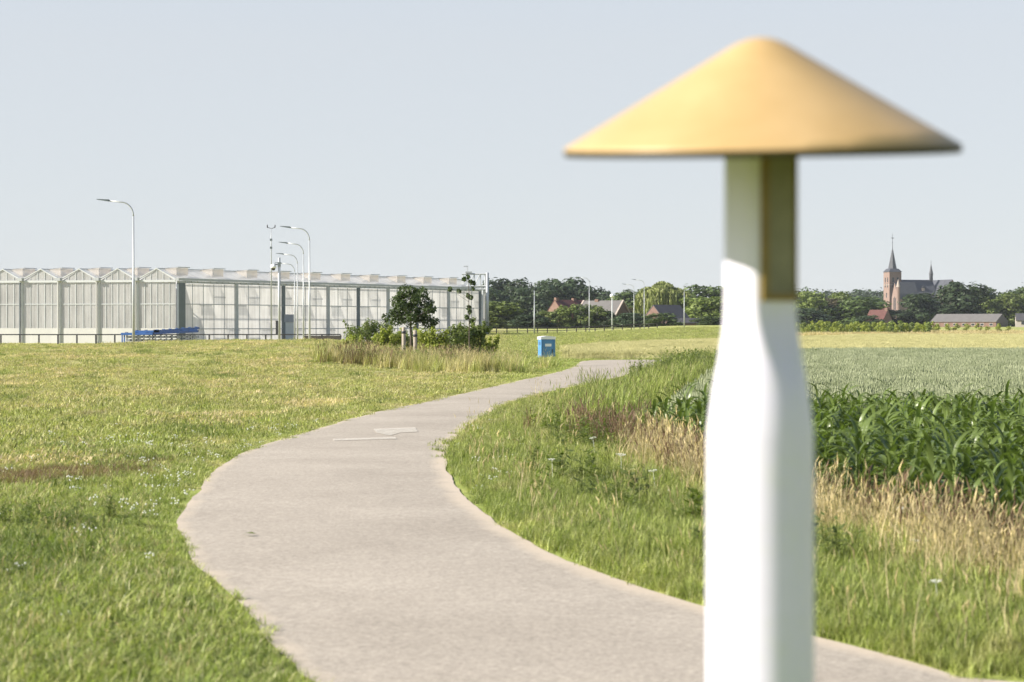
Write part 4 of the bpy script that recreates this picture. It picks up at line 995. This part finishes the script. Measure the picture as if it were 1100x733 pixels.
def weather_mast():
    d = 212; X = px(291.5, d); zb = gz(X, d); H = pz(243, d) - zb; t = thing('weather_mast', 'thin weather mast with wind sensors on a crossbar above the greenhouse', 'mast', (X, d, zb))
    MB().tube([(0, 0, -.2), (0, 0, H - 2.2), (0, 0, H - .2)], [.07, .055, .025], 8).build('pole', M['galv'], t, True)
    MB().tube([(-.42, 0, H - .12), (-.1, 0, H - .25), (.1, 0, H - .25), (.4, 0, H - .14)], .03, 6).build('crossbar', M['black'], t)
    for sx in (-.42, .4): MB().lathe([(.02, -.12), (.06, 0), (.05, .2), (.01, .26)], 8, 0, (sx, 0, H - .1)).build('wind_sensor', M['black'], t, True)
    for z in (H - 1.45, H - 2.3): MB().box(-.14, .1, -.08, .08, z - .12, z + .1).build('sensor_box', M['steel_dark'], t)
weather_mast()
def gantry():
    d = 265; s = d / F; t = thing('steel_gantry', 'white steel lattice gantry at the far end of the greenhouse', 'gantry', (px(514, d), d, -.3)); zf = -.3
    X = lambda x: px(x, d) - px(514, d); Z = lambda y: pz(y, d) - zf
    MB().tube([(X(523.5), 0, -.1), (X(523.5), 0, Z(293))], [.22, .2], 8).build('main_post', M['galv'], t, True)
    MB().box(X(521.5), X(525.5), -.3, .3, 0, Z(358)).build('post_base', M['steel_dark'], t)
    MB().tube([(X(517), -.3, -.1), (X(518.6), -.3, Z(312))], .12, 6).build('brace', M['galv_light'], t)
    for y in (294.5, 307.5, 311): MB().tube([(X(496), 0, Z(y)), (X(525), 0, Z(y))], .12, 6).build('beam', M['galv_light'], t)
    for x in (497, 503, 509.5, 516, 521): MB().tube([(X(x), .02, Z(311)), (X(x), .02, Z(294))], .09, 6).build('strut', M['galv_light'], t)
    for x in (497, 503, 509.5): MB().tube([(X(x), -.05, Z(307)), (X(x + 6), -.05, Z(295))], .06, 6).build('diagonal', M['galv_light'], t)
    MB().tube([(X(502), 0, Z(294)), (X(502), 0, Z(287))], .05, 6).build('antenna', M['galv'], t)
    MB().box(X(498), X(503), -.06, .06, Z(286.8), Z(285.8)).build('antenna_bar', M['galv'], t)
    MB().box(X(500), X(507), -.2, .2, Z(293.5), Z(291.8)).build('sensor_box', M['galv'], t)
gantry()

# ------------------------------------------------------------------ blue troughs stacked before the greenhouse
def troughs():
    d = 200; zf = -.3; r = random.Random(2)
    for i in range(13):
        x = px(138 + i * 6.05, d); t = thing('crate_stack', 'grey crate stack under the blue troughs before the greenhouse', 'crates', (x, d + .2, zf), 0, 'grey crate stacks under the blue troughs')
        for k in range(3):
            mb = MB(); z = k * .33; mb.box(-.21, -.16, -.4, .4, z, z + .29); mb.box(.16, .21, -.4, .4, z, z + .22); mb.box(-.158, .158, -.4, .4, z, z + .06); mb.box(-.158, .158, -.4, -.35, z + .063, z + .2); mb.build('crate', M['grey_crate'], t)
    lab = ['pale blue trough on top at the left end of the pile', 'blue trough lying under the top left one', 'navy trough jutting out furthest right at the top', 'navy trough under the jutting top one', 'blue trough along the back of the pile']
    for i, (x0, x1, z0, z1, dy, mt) in enumerate(((143, 172, .98, 1.03, -.3, 'blue'), (131, 165, .76, .80, -.35, 'blue'), (166, 214.5, 1.02, 1.34, -.3, 'blue_dark'), (160, 213.5, .80, 1.03, -.3, 'blue_dark'), (144, 211, .86, 1.12, .35, 'blue'))):
        X0, X1 = px(x0, d), px(x1, d); t = thing('steel_trough', lab[i], 'trough', (X0, d + dy, zf), 0, 'blue steel troughs in a pile'); Lx = X1 - X0
        q = lambda a, y, z: (a * Lx, y, (z0 + (z1 - z0) * a) + z - zf - .1)
        mb = MB()
        for y0, y1, za, zb in ((-.22, -.18, 0, .22), (.18, .22, 0, .22), (-.178, .178, 0, .05)):
            mb.hexa([q(0, y0, za), q(1, y0, za), q(1, y1, za), q(0, y1, za), q(0, y0, zb), q(1, y0, zb), q(1, y1, zb), q(0, y1, zb)])
        mb.build('channel', M[mt], t)
        for k in range(3 if i < 2 else 7):
            a = (k + .5) / (3 if i < 2 else 7); c = q(a, 0, .24); MB().box(c[0] - .12, c[0] + .12, -.2, .2, c[2] - .015, c[2] + .04).build('clip', M['blue'] if mt == 'blue_dark' else M['blue_dark'], t)
    x = px(131.5, d); t = thing('blue_stand', 'blue steel leg stand at the left end of the trough pile', 'stand', (x, d - .1, zf))
    for sx in (0, .22): MB().box(sx - .06, sx + .06, -.06, .06, 0, .98).build('leg', M['blue'], t)
    MB().box(-.08, .34, -.08, .08, .983, 1.08).build('top_bar', M['blue'], t)
troughs()

q = unproj((267, 579)); mb = MB(); mb.add([(-.05, 0, .034), (-.015, -.028, .046), (.03, -.02, .05), (.055, .004, .036), (.02, .026, .048), (-.02, .022, .043)], [(0, 1, 2, 3, 4, 5)]); lf = mb.build('fallen_leaf', M['weed']); lf.location = (q[0], q[1], 0)
tag(lf, 'small green leaf lying on the path near its left edge', 'leaf')
# ------------------------------------------------------------------ portable toilet
def toilet():
    d = 118; X = px(587, d); zb = -1.22; t = thing('portable_toilet', 'blue portable toilet with white roof half hidden behind the path verge', 'toilet', (X, d, zb), R(14))
    H = 2.17; t.scale = (.87, .87, 1); MB().box(-.47, .47, -.45, .45, .12, H - .16).build('cabin', M['toilet_blue'], t)
    MB().box(-.5, .5, -.5, .5, 0, .118).build('skid_base', M['black'], t)
    mb = MB(); n = 8
    for i in range(n):
        a0, a1 = -.52 + 1.04 * i / n, -.52 + 1.04 * (i + 1) / n; z0, z1 = (H - .03 + .07 * math.cos(a * 2.6) for a in (a0, a1))
        mb.hexa([(a0, -.5, H - .157), (a1, -.5, H - .157), (a1, .5, H - .157), (a0, .5, H - .157), (a0, -.5, z0), (a1, -.5, z1), (a1, .5, z1), (a0, .5, z0)])
    mb.build('roof', M['toilet_white'], t)
    for sx in (-.45, .45):
        MB().box(sx - .04, sx + .04, -.49, -.452, .12, H - .165).build('corner_post', M['toilet_blue'], t)
    dr = MB().box(-.37, .37, -.475, -.453, .16, H - .24).build('door', M['toilet_blue'], t)
    sg = MB().box(-.22, .22, -.483, -.478, H - .58, H - .42).build('sign', M['toilet_white'], dr)
    mb = MB()
    for k in range(5): mb.box(-.18 + k * .075, -.18 + k * .075 + .05, -.487, -.4845, H - .545, H - .455)
    MB().box(.25, .31, -.50, -.478, H - 1.0, H - .74).build('handle', M['black'], dr)
    for k in range(4): MB().box(-.475, -.471, -.25, .25, H - .5 + k * .055, H - .47 + k * .055).build('vent_slot', M['black'], t)
toilet()

# ------------------------------------------------------------------ farm buildings and houses
def gable_house(name, label, loc, rz, Lx, Wy, hw, hr, wall, roof, cat='house', over=.25, windows=(), chimneys=(), door=None, end_l=None, end_r=None, trim=None):
    """ridge along local x, gables at -x and +x; the -y side faces the viewer"""
    t = thing(name, label, cat, loc, rz); l, wv = Lx / 2, Wy / 2
    mb = MB(); mb.add([(-l, -wv, -.5), (l, -wv, -.5), (l, wv, -.5), (-l, wv, -.5), (-l, -wv, hw), (l, -wv, hw), (l, wv, hw), (-l, wv, hw)], [(0, 1, 5, 4), (2, 3, 7, 6)])
    mb.build('wall', wall, t)
    for s, mt in ((-1, end_l or wall), (1, end_r or wall)):
        m2 = MB(); m2.hexa([(s * l - .1, -wv + .003, -.5), (s * l + .1, -wv + .003, -.5), (s * l + .1, wv - .003, -.5), (s * l - .1, wv - .003, -.5), (s * l - .1, -wv + .003, hw), (s * l + .1, -wv + .003, hw), (s * l + .1, wv - .003, hw), (s * l - .1, wv - .003, hw)])
        m2.add([(s * l - .1, -wv, hw), (s * l + .1, -wv, hw), (s * l + .1, wv, hw), (s * l - .1, wv, hw), (s * l - .1, 0, hr), (s * l + .1, 0, hr)], [(0, 1, 5, 4), (2, 3, 4, 5), (1, 2, 5), (3, 0, 4)])
        m2.build('gable_wall', mt, t)
        if trim:
            for sy in (-1, 1):
                m3 = MB(); k = (hr - hw) / wv; y0 = sy * (wv + over)
                m3.hexa([(s * l - .05, y0, hw - over * k - .05), (s * l + .35, y0, hw - over * k - .05), (s * l + .35, 0, hr - .05), (s * l - .05, 0, hr - .05), (s * l - .05, y0, hw - over * k + .3), (s * l + .35, y0, hw - over * k + .3), (s * l + .35, 0, hr + .3), (s * l - .05, 0, hr + .3)] if s > 0 else
                        [(s * l - .35, y0, hw - over * k - .05), (s * l + .05, y0, hw - over * k - .05), (s * l + .05, 0, hr - .05), (s * l - .35, 0, hr - .05), (s * l - .35, y0, hw - over * k + .3), (s * l + .05, y0, hw - over * k + .3), (s * l + .05, 0, hr + .3), (s * l - .35, 0, hr + .3)]); m3.build('verge_trim', trim, t)
    k = (hr - hw) / wv; e = l + .14; mb = MB()
    for sy in (-1, 1):
        y0 = sy * (wv + over); z0 = hw - over * k
        mb.hexa([(-e, y0, z0), (e, y0, z0), (e, 0, hr), (-e, 0, hr), (-e, y0, z0 + .2), (e, y0, z0 + .2), (e, 0, hr + .2), (-e, 0, hr + .2)])
    rf = mb.build('roof', roof, t)
    for cx, hh in chimneys: MB().box(cx - .45, cx + .45, -.4, .4, hr - .6, hr + hh).build('chimney', wall, rf)
    for wx, wz, ww, wh in windows:
        f = MB().box(wx - ww / 2 - .1, wx + ww / 2 + .1, -wv - .06, -wv - .003, wz - .1, wz + wh + .1).build('window', M['cream'], t)
        MB().box(wx - ww / 2, wx + ww / 2, -wv - .09, -wv - .063, wz, wz + wh).build('pane', M['window'], f)
    if door: MB().box(door - .6, door + .6, -wv - .07, -wv - .003, 0, 2.2).build('door', M['wood_dark'], t)
    return t
d = 470; zb = gz(px(610, d), d)
gable_house('farmhouse', 'brick farmhouse with dark red roof and two chimneys above clipped bushes', (px(613, d), d, zb), R(38), 9.5, 7.6, 2.6, 6.3, M['brick'], M['roof_red'], chimneys=((-4.3, .7), (1.0, .6)), windows=((-2, .9, 1, 1.3), (1.5, .9, 1, 1.3)), door=3.6)
d = 462; gable_house('barn', 'barn with grey roof and dark brick gable right of the farmhouse', (px(648, d), d, gz(px(648, d), d)), R(-30), 10.0, 8.4, 2.5, 6.1, M['brick'], M['roof_grey'], 'barn', chimneys=((-1.6, .5),), end_r=M['brick_dark'], trim=M['stone'], windows=((0, .9, 1, 1.1), (-3, .9, 1, 1.1)))
d = 420; gable_house('farm_cottage', 'brick house with steep slate roof in front of the willow', (px(716, d), d, gz(px(716, d), d)), R(40), 7.6, 6.2, 1.9, 4.75, M['brick'], M['roof_dark'], windows=((-1, .7, .9, 1.0), (1.6, .7, .9, 1.0)), door=2.8)
d = 412; gable_house('lean_to', 'low brick outbuilding at the right foot of the slate roofed house', (px(734, d), d, gz(px(734, d), d)), R(12), 6.6, 3.4, .9, 1.75, M['brick'], M['roof_dark'], 'outbuilding', windows=((-1, .3, .7, .45),))
d = 600; gable_house('village_house', 'house with red tiled roof left of the church tower', (px(944, d), d, gz(px(944, d), d)), R(-35), 5.6, 6.0, 2.2, 5.0, M['brick'], M['roof_red'], chimneys=((2.5, .8),), windows=((0, .9, 1, 1.3),))
d = 760; gable_house('village_house', 'smaller house with pale red roof behind, touching the church tower', (px(944, d), d, gz(px(944, d), d)), R(5), 8, 7, 3.6, 7.4, M['brick'], M['roof_red'], chimneys=((1.8, .8),), windows=((0, 1, 1, 1.3),))
d = 700; gable_house('white_house', 'white rendered house peeking out beside the right edge of the post', (px(857, d), d, gz(px(857, d), d)), R(20), 6, 5, 4.2, 6.8, M['cream'], M['roof_dark'], windows=((0, 1, 1, 1.3),))
d = 600; t = gable_house('long_barn', 'long low brick barn with grey roof and black gable', (px(1041, d), d, gz(px(1041, d), d)), R(-38), 21.0, 8.0, 1.6, 3.75, M['brick'], M['roof_grey'], 'barn', windows=tuple((-8.5 + 2.9 * i, .45, 1.0, .6) for i in range(7)), end_r=M['black'], trim=None)
d = 592; gable_house('cream_house', 'cream walled low house with dark roof right of the black gable', (px(1108, d), d, gz(px(1108, d), d)), R(-12), 9, 6, 2.0, 3.9, M['cream'], M['roof_dark'], windows=((-2.6, .75, .9, .9), (1.5, .75, .9, .9)))

# ------------------------------------------------------------------ church
def church():
    d = 1080; X = px(958.6, d); zb = gz(X, d); m = d / F; a = R(16)      # m: metres per photo pixel
    t = thing('church', 'brick church with slate spire, long slate nave and a thin ridge turret', 'church', (X, d, zb), a)
    Z = lambda y: pz(y, d) - zb; w_ = 14 * m / 2
    MB().box(-w_, w_, -w_, w_, -1, Z(292.5)).build('tower', M['brick_pink'], t)
    tw = t.children[-1] if t.children else None
    mb = MB(); e = w_ + .35; z0, z1, z2 = Z(292.4), Z(288.8), Z(265.5); k = w_ * .66
    oc = [(math.cos(R(22.5 + 45 * i)) * k, math.sin(R(22.5 + 45 * i)) * k) for i in range(8)]
    mb.add([(-e, -e, z0), (e, -e, z0), (e, e, z0), (-e, e, z0), (-k, -k, z1), (k, -k, z1), (k, k, z1), (-k, k, z1)], [(0, 1, 5, 4), (1, 2, 6, 5), (2, 3, 7, 6), (3, 0, 4, 7), (4, 5, 6, 7)])
    mb.add([(p[0], p[1], z1 - .2) for p in oc] + [(0, 0, z2)], [(i, (i + 1) % 8, 8) for i in range(8)]); mb.build('spire', M['roof_slate'], t)
    mb = MB(); mb.tube([(0, 0, z2 - 1), (0, 0, Z(251))], [.14, .07], 6); mb.box(-.9, .9, -.08, .08, Z(256.2), Z(255.6)); mb.lathe([(.02, -.3), (.35, 0), (.02, .3)], 8, 0, (0, 0, Z(260.5))); mb.build('cross', M['black'], t)
    tower = bpy.data.objects['tower']
    for face in (0, 1):                     # belfry openings and slit windows on the two seen faces
        for i, (dx, y0, y1) in enumerate(((-1.35, 303.5, 298.5), (1.35, 303.5, 298.5), (-1.35, 309, 305), (1.35, 309, 305), (0, 320, 315), (0, 330, 326))):
            q = (dx - .5, dx + .5); z0_, z1_ = Z(y0), Z(y1); mb = MB()
            if face == 0: mb.box(q[0], q[1], -w_ - .07, -w_ - .01, z0_, z1_)
            else: mb.box(-w_ - .07, -w_ - .01, q[0], q[1], z0_, z1_)
            mb.build('belfry_opening', M['window'], tower)
        mb = MB()
        if face == 0: mb.box(-w_ - .02, w_ + .02, -w_ - .12, -w_ - .005, Z(306.3) - .15, Z(306.3) + .15)
        else: mb.box(-w_ - .12, -w_ - .005, -w_ - .01, w_ + .02, Z(306.3) - .15, Z(306.3) + .15)
        mb.build('string_course', M['stone'], tower)
    # nave along +x
    Lx = 38.5 * m / math.cos(a); zr, ze = Z(300.6), Z(316.5); hw_ = 6.2
    def ridge(x0, x1, yc, h, ze_, zr_, nm_w, mat_w, axis='x', over=.4, roofmat='roof_slate', base=-1.0):
        f = (lambda x, y, z: (x, y + yc, z)) if axis == 'x' else (lambda x, y, z: (y + yc, x, z))
        fl = axis != 'x'
        def add(mb, vs, fs): mb.add([f(*v) for v in vs], [tuple(reversed(q)) for q in fs] if fl else fs)
        mb = MB(); add(mb, [(x0, -h, base), (x1, -h, base), (x1, h, base), (x0, h, base), (x0, -h, ze_), (x1, -h, ze_), (x1, h, ze_), (x0, h, ze_), (x0, 0, zr_ - .1), (x1, 0, zr_ - .1)],
                       [(0, 1, 5, 4), (2, 3, 7, 6), (1, 2, 6, 9, 5), (3, 0, 4, 8, 7)]); wl = mb.build(nm_w, mat_w, t)
        mb = MB(); k = (zr_ - ze_) / h; add(mb, [(x0 - .1, -h - over, ze_ - over * k), (x1 + .1, -h - over, ze_ - over * k), (x1 + .1, 0, zr_), (x0 - .1, 0, zr_), (x1 + .1, h + over, ze_ - over * k), (x0 - .1, h + over, ze_ - over * k)],
                       [(0, 1, 2, 3), (3, 2, 4, 5)]); return wl, mb.build('roof', M[roofmat], t)
    nave, nroof = ridge(w_ - .5, w_ + Lx, 0, hw_, ze, zr, 'nave', M['brick_dark'])
    for fx in (.36, .62):
        xx = w_ + Lx * fx; zc = Z(311); yy = -hw_ * (zr - zc) / (zr - ze) - .2
        MB().box(xx - .8, xx + .8, yy - .6, yy + 1.6, zc - .9, zc + .7).build('dormer', M['stone'], nroof)
        MB().add([(xx - 1, yy - .7, zc + .7), (xx + 1, yy - .7, zc + .7), (xx, yy - .7, zc + 2.0), (xx - 1, yy + 2, zc + .7), (xx + 1, yy + 2, zc + .7), (xx, yy + 2, zc + 2.0)], [(0, 1, 2), (1, 4, 5, 2), (0, 2, 5, 3)]).build('dormer_roof', M['roof_slate'], nroof)
    # aisle with lean-to roof in front of the nave
    ya0, ya1 = -hw_ - 4.5, -hw_ - .02; mb = MB(); mb.box(w_ + .6, w_ + Lx - .5, ya0, ya1, -1, Z(325)); mb.build('aisle', M['brick_dark'], t)
    mb = MB(); mb.add([(w_ + .5, ya0 - .3, Z(325.3)), (w_ + Lx - .4, ya0 - .3, Z(325.3)), (w_ + Lx - .4, ya1, Z(318)), (w_ + .5, ya1, Z(318))], [(0, 1, 2, 3)]); mb.build('aisle_roof', M['roof_slate'], t)
    # west chapel gable and turret beside the tower: its lit gable faces the sun
    cw = 3.6; cx0 = -w_ + 1.0; yc = -w_ - cw - .6
    ch, _ = ridge(cx0, w_ + 6, yc, cw, Z(320), Z(303.5), 'chapel', M['brick_pink'])
    for dy in (-1.1, 0, 1.1): MB().box(cx0 - .08, cx0 - .01, yc + dy - .32, yc + dy + .32, Z(333), Z(320.5 - (1.5 if dy == 0 else 0))).build('lancet_window', M['window'], ch)
    mb = MB(); mb.tube([(cx0 + .2, yc - cw, -1), (cx0 + .2, yc - cw, Z(309))], 1.0, 8); tt = mb.build('turret', M['brick_pink'], t)
    MB().tube([(cx0 + .2, yc - cw, Z(309)), (cx0 + .2, yc - cw, Z(300.5))], [1.15, .05], 8).build('turret_cap', M['stone'], tt)
    # small gable in the aisle
    ridge(ya0 - 1.2, ya1, w_ + 4.2, 2.0, Z(326), Z(317), 'aisle_gable', M['brick_pink'], axis='y')
    # transept across the nave, choir and apse behind it
    xt = w_ + Lx + 4.2
    tr, _ = ridge(-15.0, 12, xt, 4.8, Z(314.5), zr, 'transept', M['brick_pink'], axis='y')
    for y_ in (-12.5, -9.5): MB().box(xt - 4.88, xt - 4.81, y_ - .6, y_ + .6, Z(323), Z(317.5)).build('lancet_window', M['window'], tr)
    ridge(xt + 4, xt + 12, 0, 6.0, ze, Z(303), 'choir', M['brick_dark'])
    mb = MB(); n = 8; x0 = xt + 12.05
    ring = [(x0 + 5.5 * math.sin(math.pi * i / n), -5.5 * math.cos(math.pi * i / n)) for i in range(n + 1)]
    mb.add([(p[0], p[1], -1) for p in ring] + [(p[0], p[1], ze) for p in ring], [(i, i + 1, n + 2 + i, n + 1 + i) for i in range(n)]); ap = mb.build('apse', M['brick_dark'], t)
    mb = MB(); mb.add([(p[0] * 1.0 + .0, p[1] * 1.06, ze - .2) for p in ring] + [(x0, 0, Z(303.5))], [(i, i + 1, n + 1) for i in range(n)]); mb.build('apse_roof', M['roof_slate'], ap)
    mb = MB(); xf = w_ + Lx - .6; mb.tube([(xf, 0, zr - 1), (xf, 0, Z(294.5))], 1.05, 8); mb.tube([(xf, 0, Z(294.5)), (xf, 0, Z(293.5)), (xf, 0, Z(283.5)), (xf, 0, Z(279))], [1.35, 1.1, .12, .05], 8); mb.build('fleche', M['roof_slate'], t)
church()

# ------------------------------------------------------------------ nursery saplings before the village
def nursery():
    r = random.Random(17); x, y = along([(px(848, 335), 335), (px(1120, 335), 335)], 900, 2.0, 71)
    x2, y2 = along([(px(840, 370), 370), (px(1120, 370), 370)], 900, 3.0, 72); x = np.concatenate([x, x2]); y = np.concatenate([y, y2]); y = np.maximum(y, 331.5)
    tl = proto_collection('fallow_grass', [clump(210 + i, 60, .5, .35, .8, .05, .6, 2) for i in range(3)], M['straw'])
    scatter('fallow_grass', tl, 3, x, y, g(x, y), rng.uniform(.9, 1.5, len(x)), rng, 'dry fallow grass strip between wheat and village', 'grass')
    protos = []
    for k in range(3):
        t = bpy.data.objects.new('nursery_tree', None); COL.objects.link(t); bl = [(r.uniform(-.5, .5), r.uniform(-.5, .5), .6 + .33 * i, .5, .5, .4) for i in range(6)]
        MB().tube([(0, 0, -.1), (0, 0, 2.2)], [.05, .02], 5).build('trunk', M['bark'], t); link('crown', leaf_cloud(400 + k, bl, 320, .17), M['leaf_yellow'] if k < 2 else M['leaf_light'], t); protos.append([t, False])
    spots = []
    for row, (d, x0, x1, st) in enumerate(((345, 862, 960, 5.4), (362, 856, 1000, 4.9), (380, 853, 1003, 4.6))):
        xx = x0
        while xx < x1: spots.append((xx + r.uniform(-1.2, 1.2), d + r.uniform(-4, 4), r.uniform(.85, 1.25) * (1.1 if row else .9))); xx += st * r.uniform(.8, 1.25)
    lab1 = 'yellow green young tree in the dense nursery rows before the village'
    for xx, d, s in spots: put(protos[r.randrange(3)], xx, d, s, lab1)
    single = [(996, 'beside the left corner of the long barn'), (1008, 'under the left end of the barn wall'), (1019, 'second along the barn wall from the left'), (1028, 'third along the barn wall from the left'), (1038.5, 'under the middle of the barn wall'), (1051, 'right of the middle of the barn wall'), (1061, 'under the right part of the barn wall'), (1072, 'under the corner where barn wall meets black gable'), (1083, 'under the black barn gable')]
    for i, (xx, where) in enumerate(single): put(protos[i % 2], xx, 372, (.85 if i in (6, 8) else 1.1), 'round yellow green sapling ' + where)
def put(pr, xx, d, s, label):
    o = copy_tree(pr[0]) if pr[1] else pr[0]; pr[1] = True; X = px(xx, d); o.location = (X, d, gz(X, d)); o.scale = (s * .74, s * .74, s * .70); o.rotation_euler = (0, 0, xx * 3.1); tag(o, label, 'tree', 'young nursery trees before the village')
nursery()

# ------------------------------------------------------------------ the bollard in front
def bollard():
    d = 3.0; X = px(817, d); zb = gz(X, d); s = d / F; t = thing('path_bollard', 'large white bollard with yellow conical cap standing out of focus before the path', 'bollard', (X, d, zb))
    Z = lambda y: pz(y, d) - zb
    RB, RN = 57 * s, 39 * s; wins = [R(-90 + 40), R(-90 + 158)]; flats = [(R(-90 + 40), .66), (R(-90 + 158), .72), (R(-90 - 60), .86)]      # window directions (xy angle; -90 deg faces the camera)
    zs = [-.1] + list(np.linspace(0, Z(470), 24)) + list(np.linspace(Z(466), Z(300), 36)) + [Z(280), Z(240), Z(200), Z(160), Z(155)]
    n = 120; vs = []; fs = []
    for z in zs:
        f = float(S(Z(480), Z(328), z)); rb = RB + (RN - RB) * f + .0035 * (1 - min(1, max(0, z / Z(470)))); ff = float(S(Z(500), Z(325), z))
        for j in range(n):
            th = 2 * math.pi * j / n; r_ = rb
            for wn, dk in flats:
                fl = 1.3 * RB + (dk * RN - 1.3 * RB) * ff; c = math.cos(th - wn)
                if c > .05: r_ = -math.log(math.exp(-r_ * 380) + math.exp(-fl / c * 380)) / 380
            vs.append((r_ * math.cos(th), r_ * math.sin(th), z))
    for i in range(len(zs) - 1):
        for j in range(n): fs.append((i * n + j, i * n + (j + 1) % n, (i + 1) * n + (j + 1) % n, (i + 1) * n + j))
    MB().add(vs, fs).build('body', M['white_paint'], t, True)
    for wn in wins:
        e = np.array([math.cos(wn), math.sin(wn), 0]); tv = np.array([-math.sin(wn), math.cos(wn), 0]); o_ = dict(flats)[wn] * RN + .0004; hw = RN * .70; z0, z1 = Z(324), Z(164); b = 8 * s
        def slab(mb, u0, u1, a0, a1, q0, q1):
            P = lambda u, o, z: tuple(e * o + tv * u + np.array([0, 0, z])); mb.hexa([P(u0, q1, a0), P(u1, q1, a0), P(u1, q0, a0), P(u0, q0, a0), P(u0, q1, a1), P(u1, q1, a1), P(u1, q0, a1), P(u0, q0, a1)])
        mb = MB()
        for u0, u1, a0, a1 in ((-hw, -hw + b * 1.3, z0, z1), (hw - 2 * s, hw, z0, z1), (-hw + b * 1.3, hw - 2 * s, z0, z0 + b)): slab(mb, u0, u1, a0, a1, o_ - .012, o_ + .0035)
        fr = mb.build('window_frame', M['yellow_frame'], t); mb = MB(); slab(mb, -hw + b * 1.3, hw - 2 * s, z0 + b, z1, o_ - .012, o_ + .0005); mb.build('lamp_panel', M['lamp_panel'], fr)
    # conical cap, leaning a little towards the path side
    c = MB(); Rr = 211 * s; hc = 125 * s
    prof = [(q * s + .0004, hc - 8.3 * s - q * q * .592 / 60 * s) for q in (0, 5, 10, 15, 20, 25)]
    for i in range(17): q = 30 * s + (Rr - 2 * s - 30 * s) * i / 16; prof.append((q, hc * (1 - q / Rr) + 1.0 * s))
    prof += [(Rr, .4 * s), (Rr + .2 * s, -1.0 * s)]
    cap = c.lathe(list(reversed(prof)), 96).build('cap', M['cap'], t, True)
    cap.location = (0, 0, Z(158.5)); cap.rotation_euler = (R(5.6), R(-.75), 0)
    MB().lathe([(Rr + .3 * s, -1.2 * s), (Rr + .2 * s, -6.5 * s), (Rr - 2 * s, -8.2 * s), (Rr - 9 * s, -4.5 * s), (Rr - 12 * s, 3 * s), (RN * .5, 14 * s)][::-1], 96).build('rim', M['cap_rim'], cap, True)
bollard()
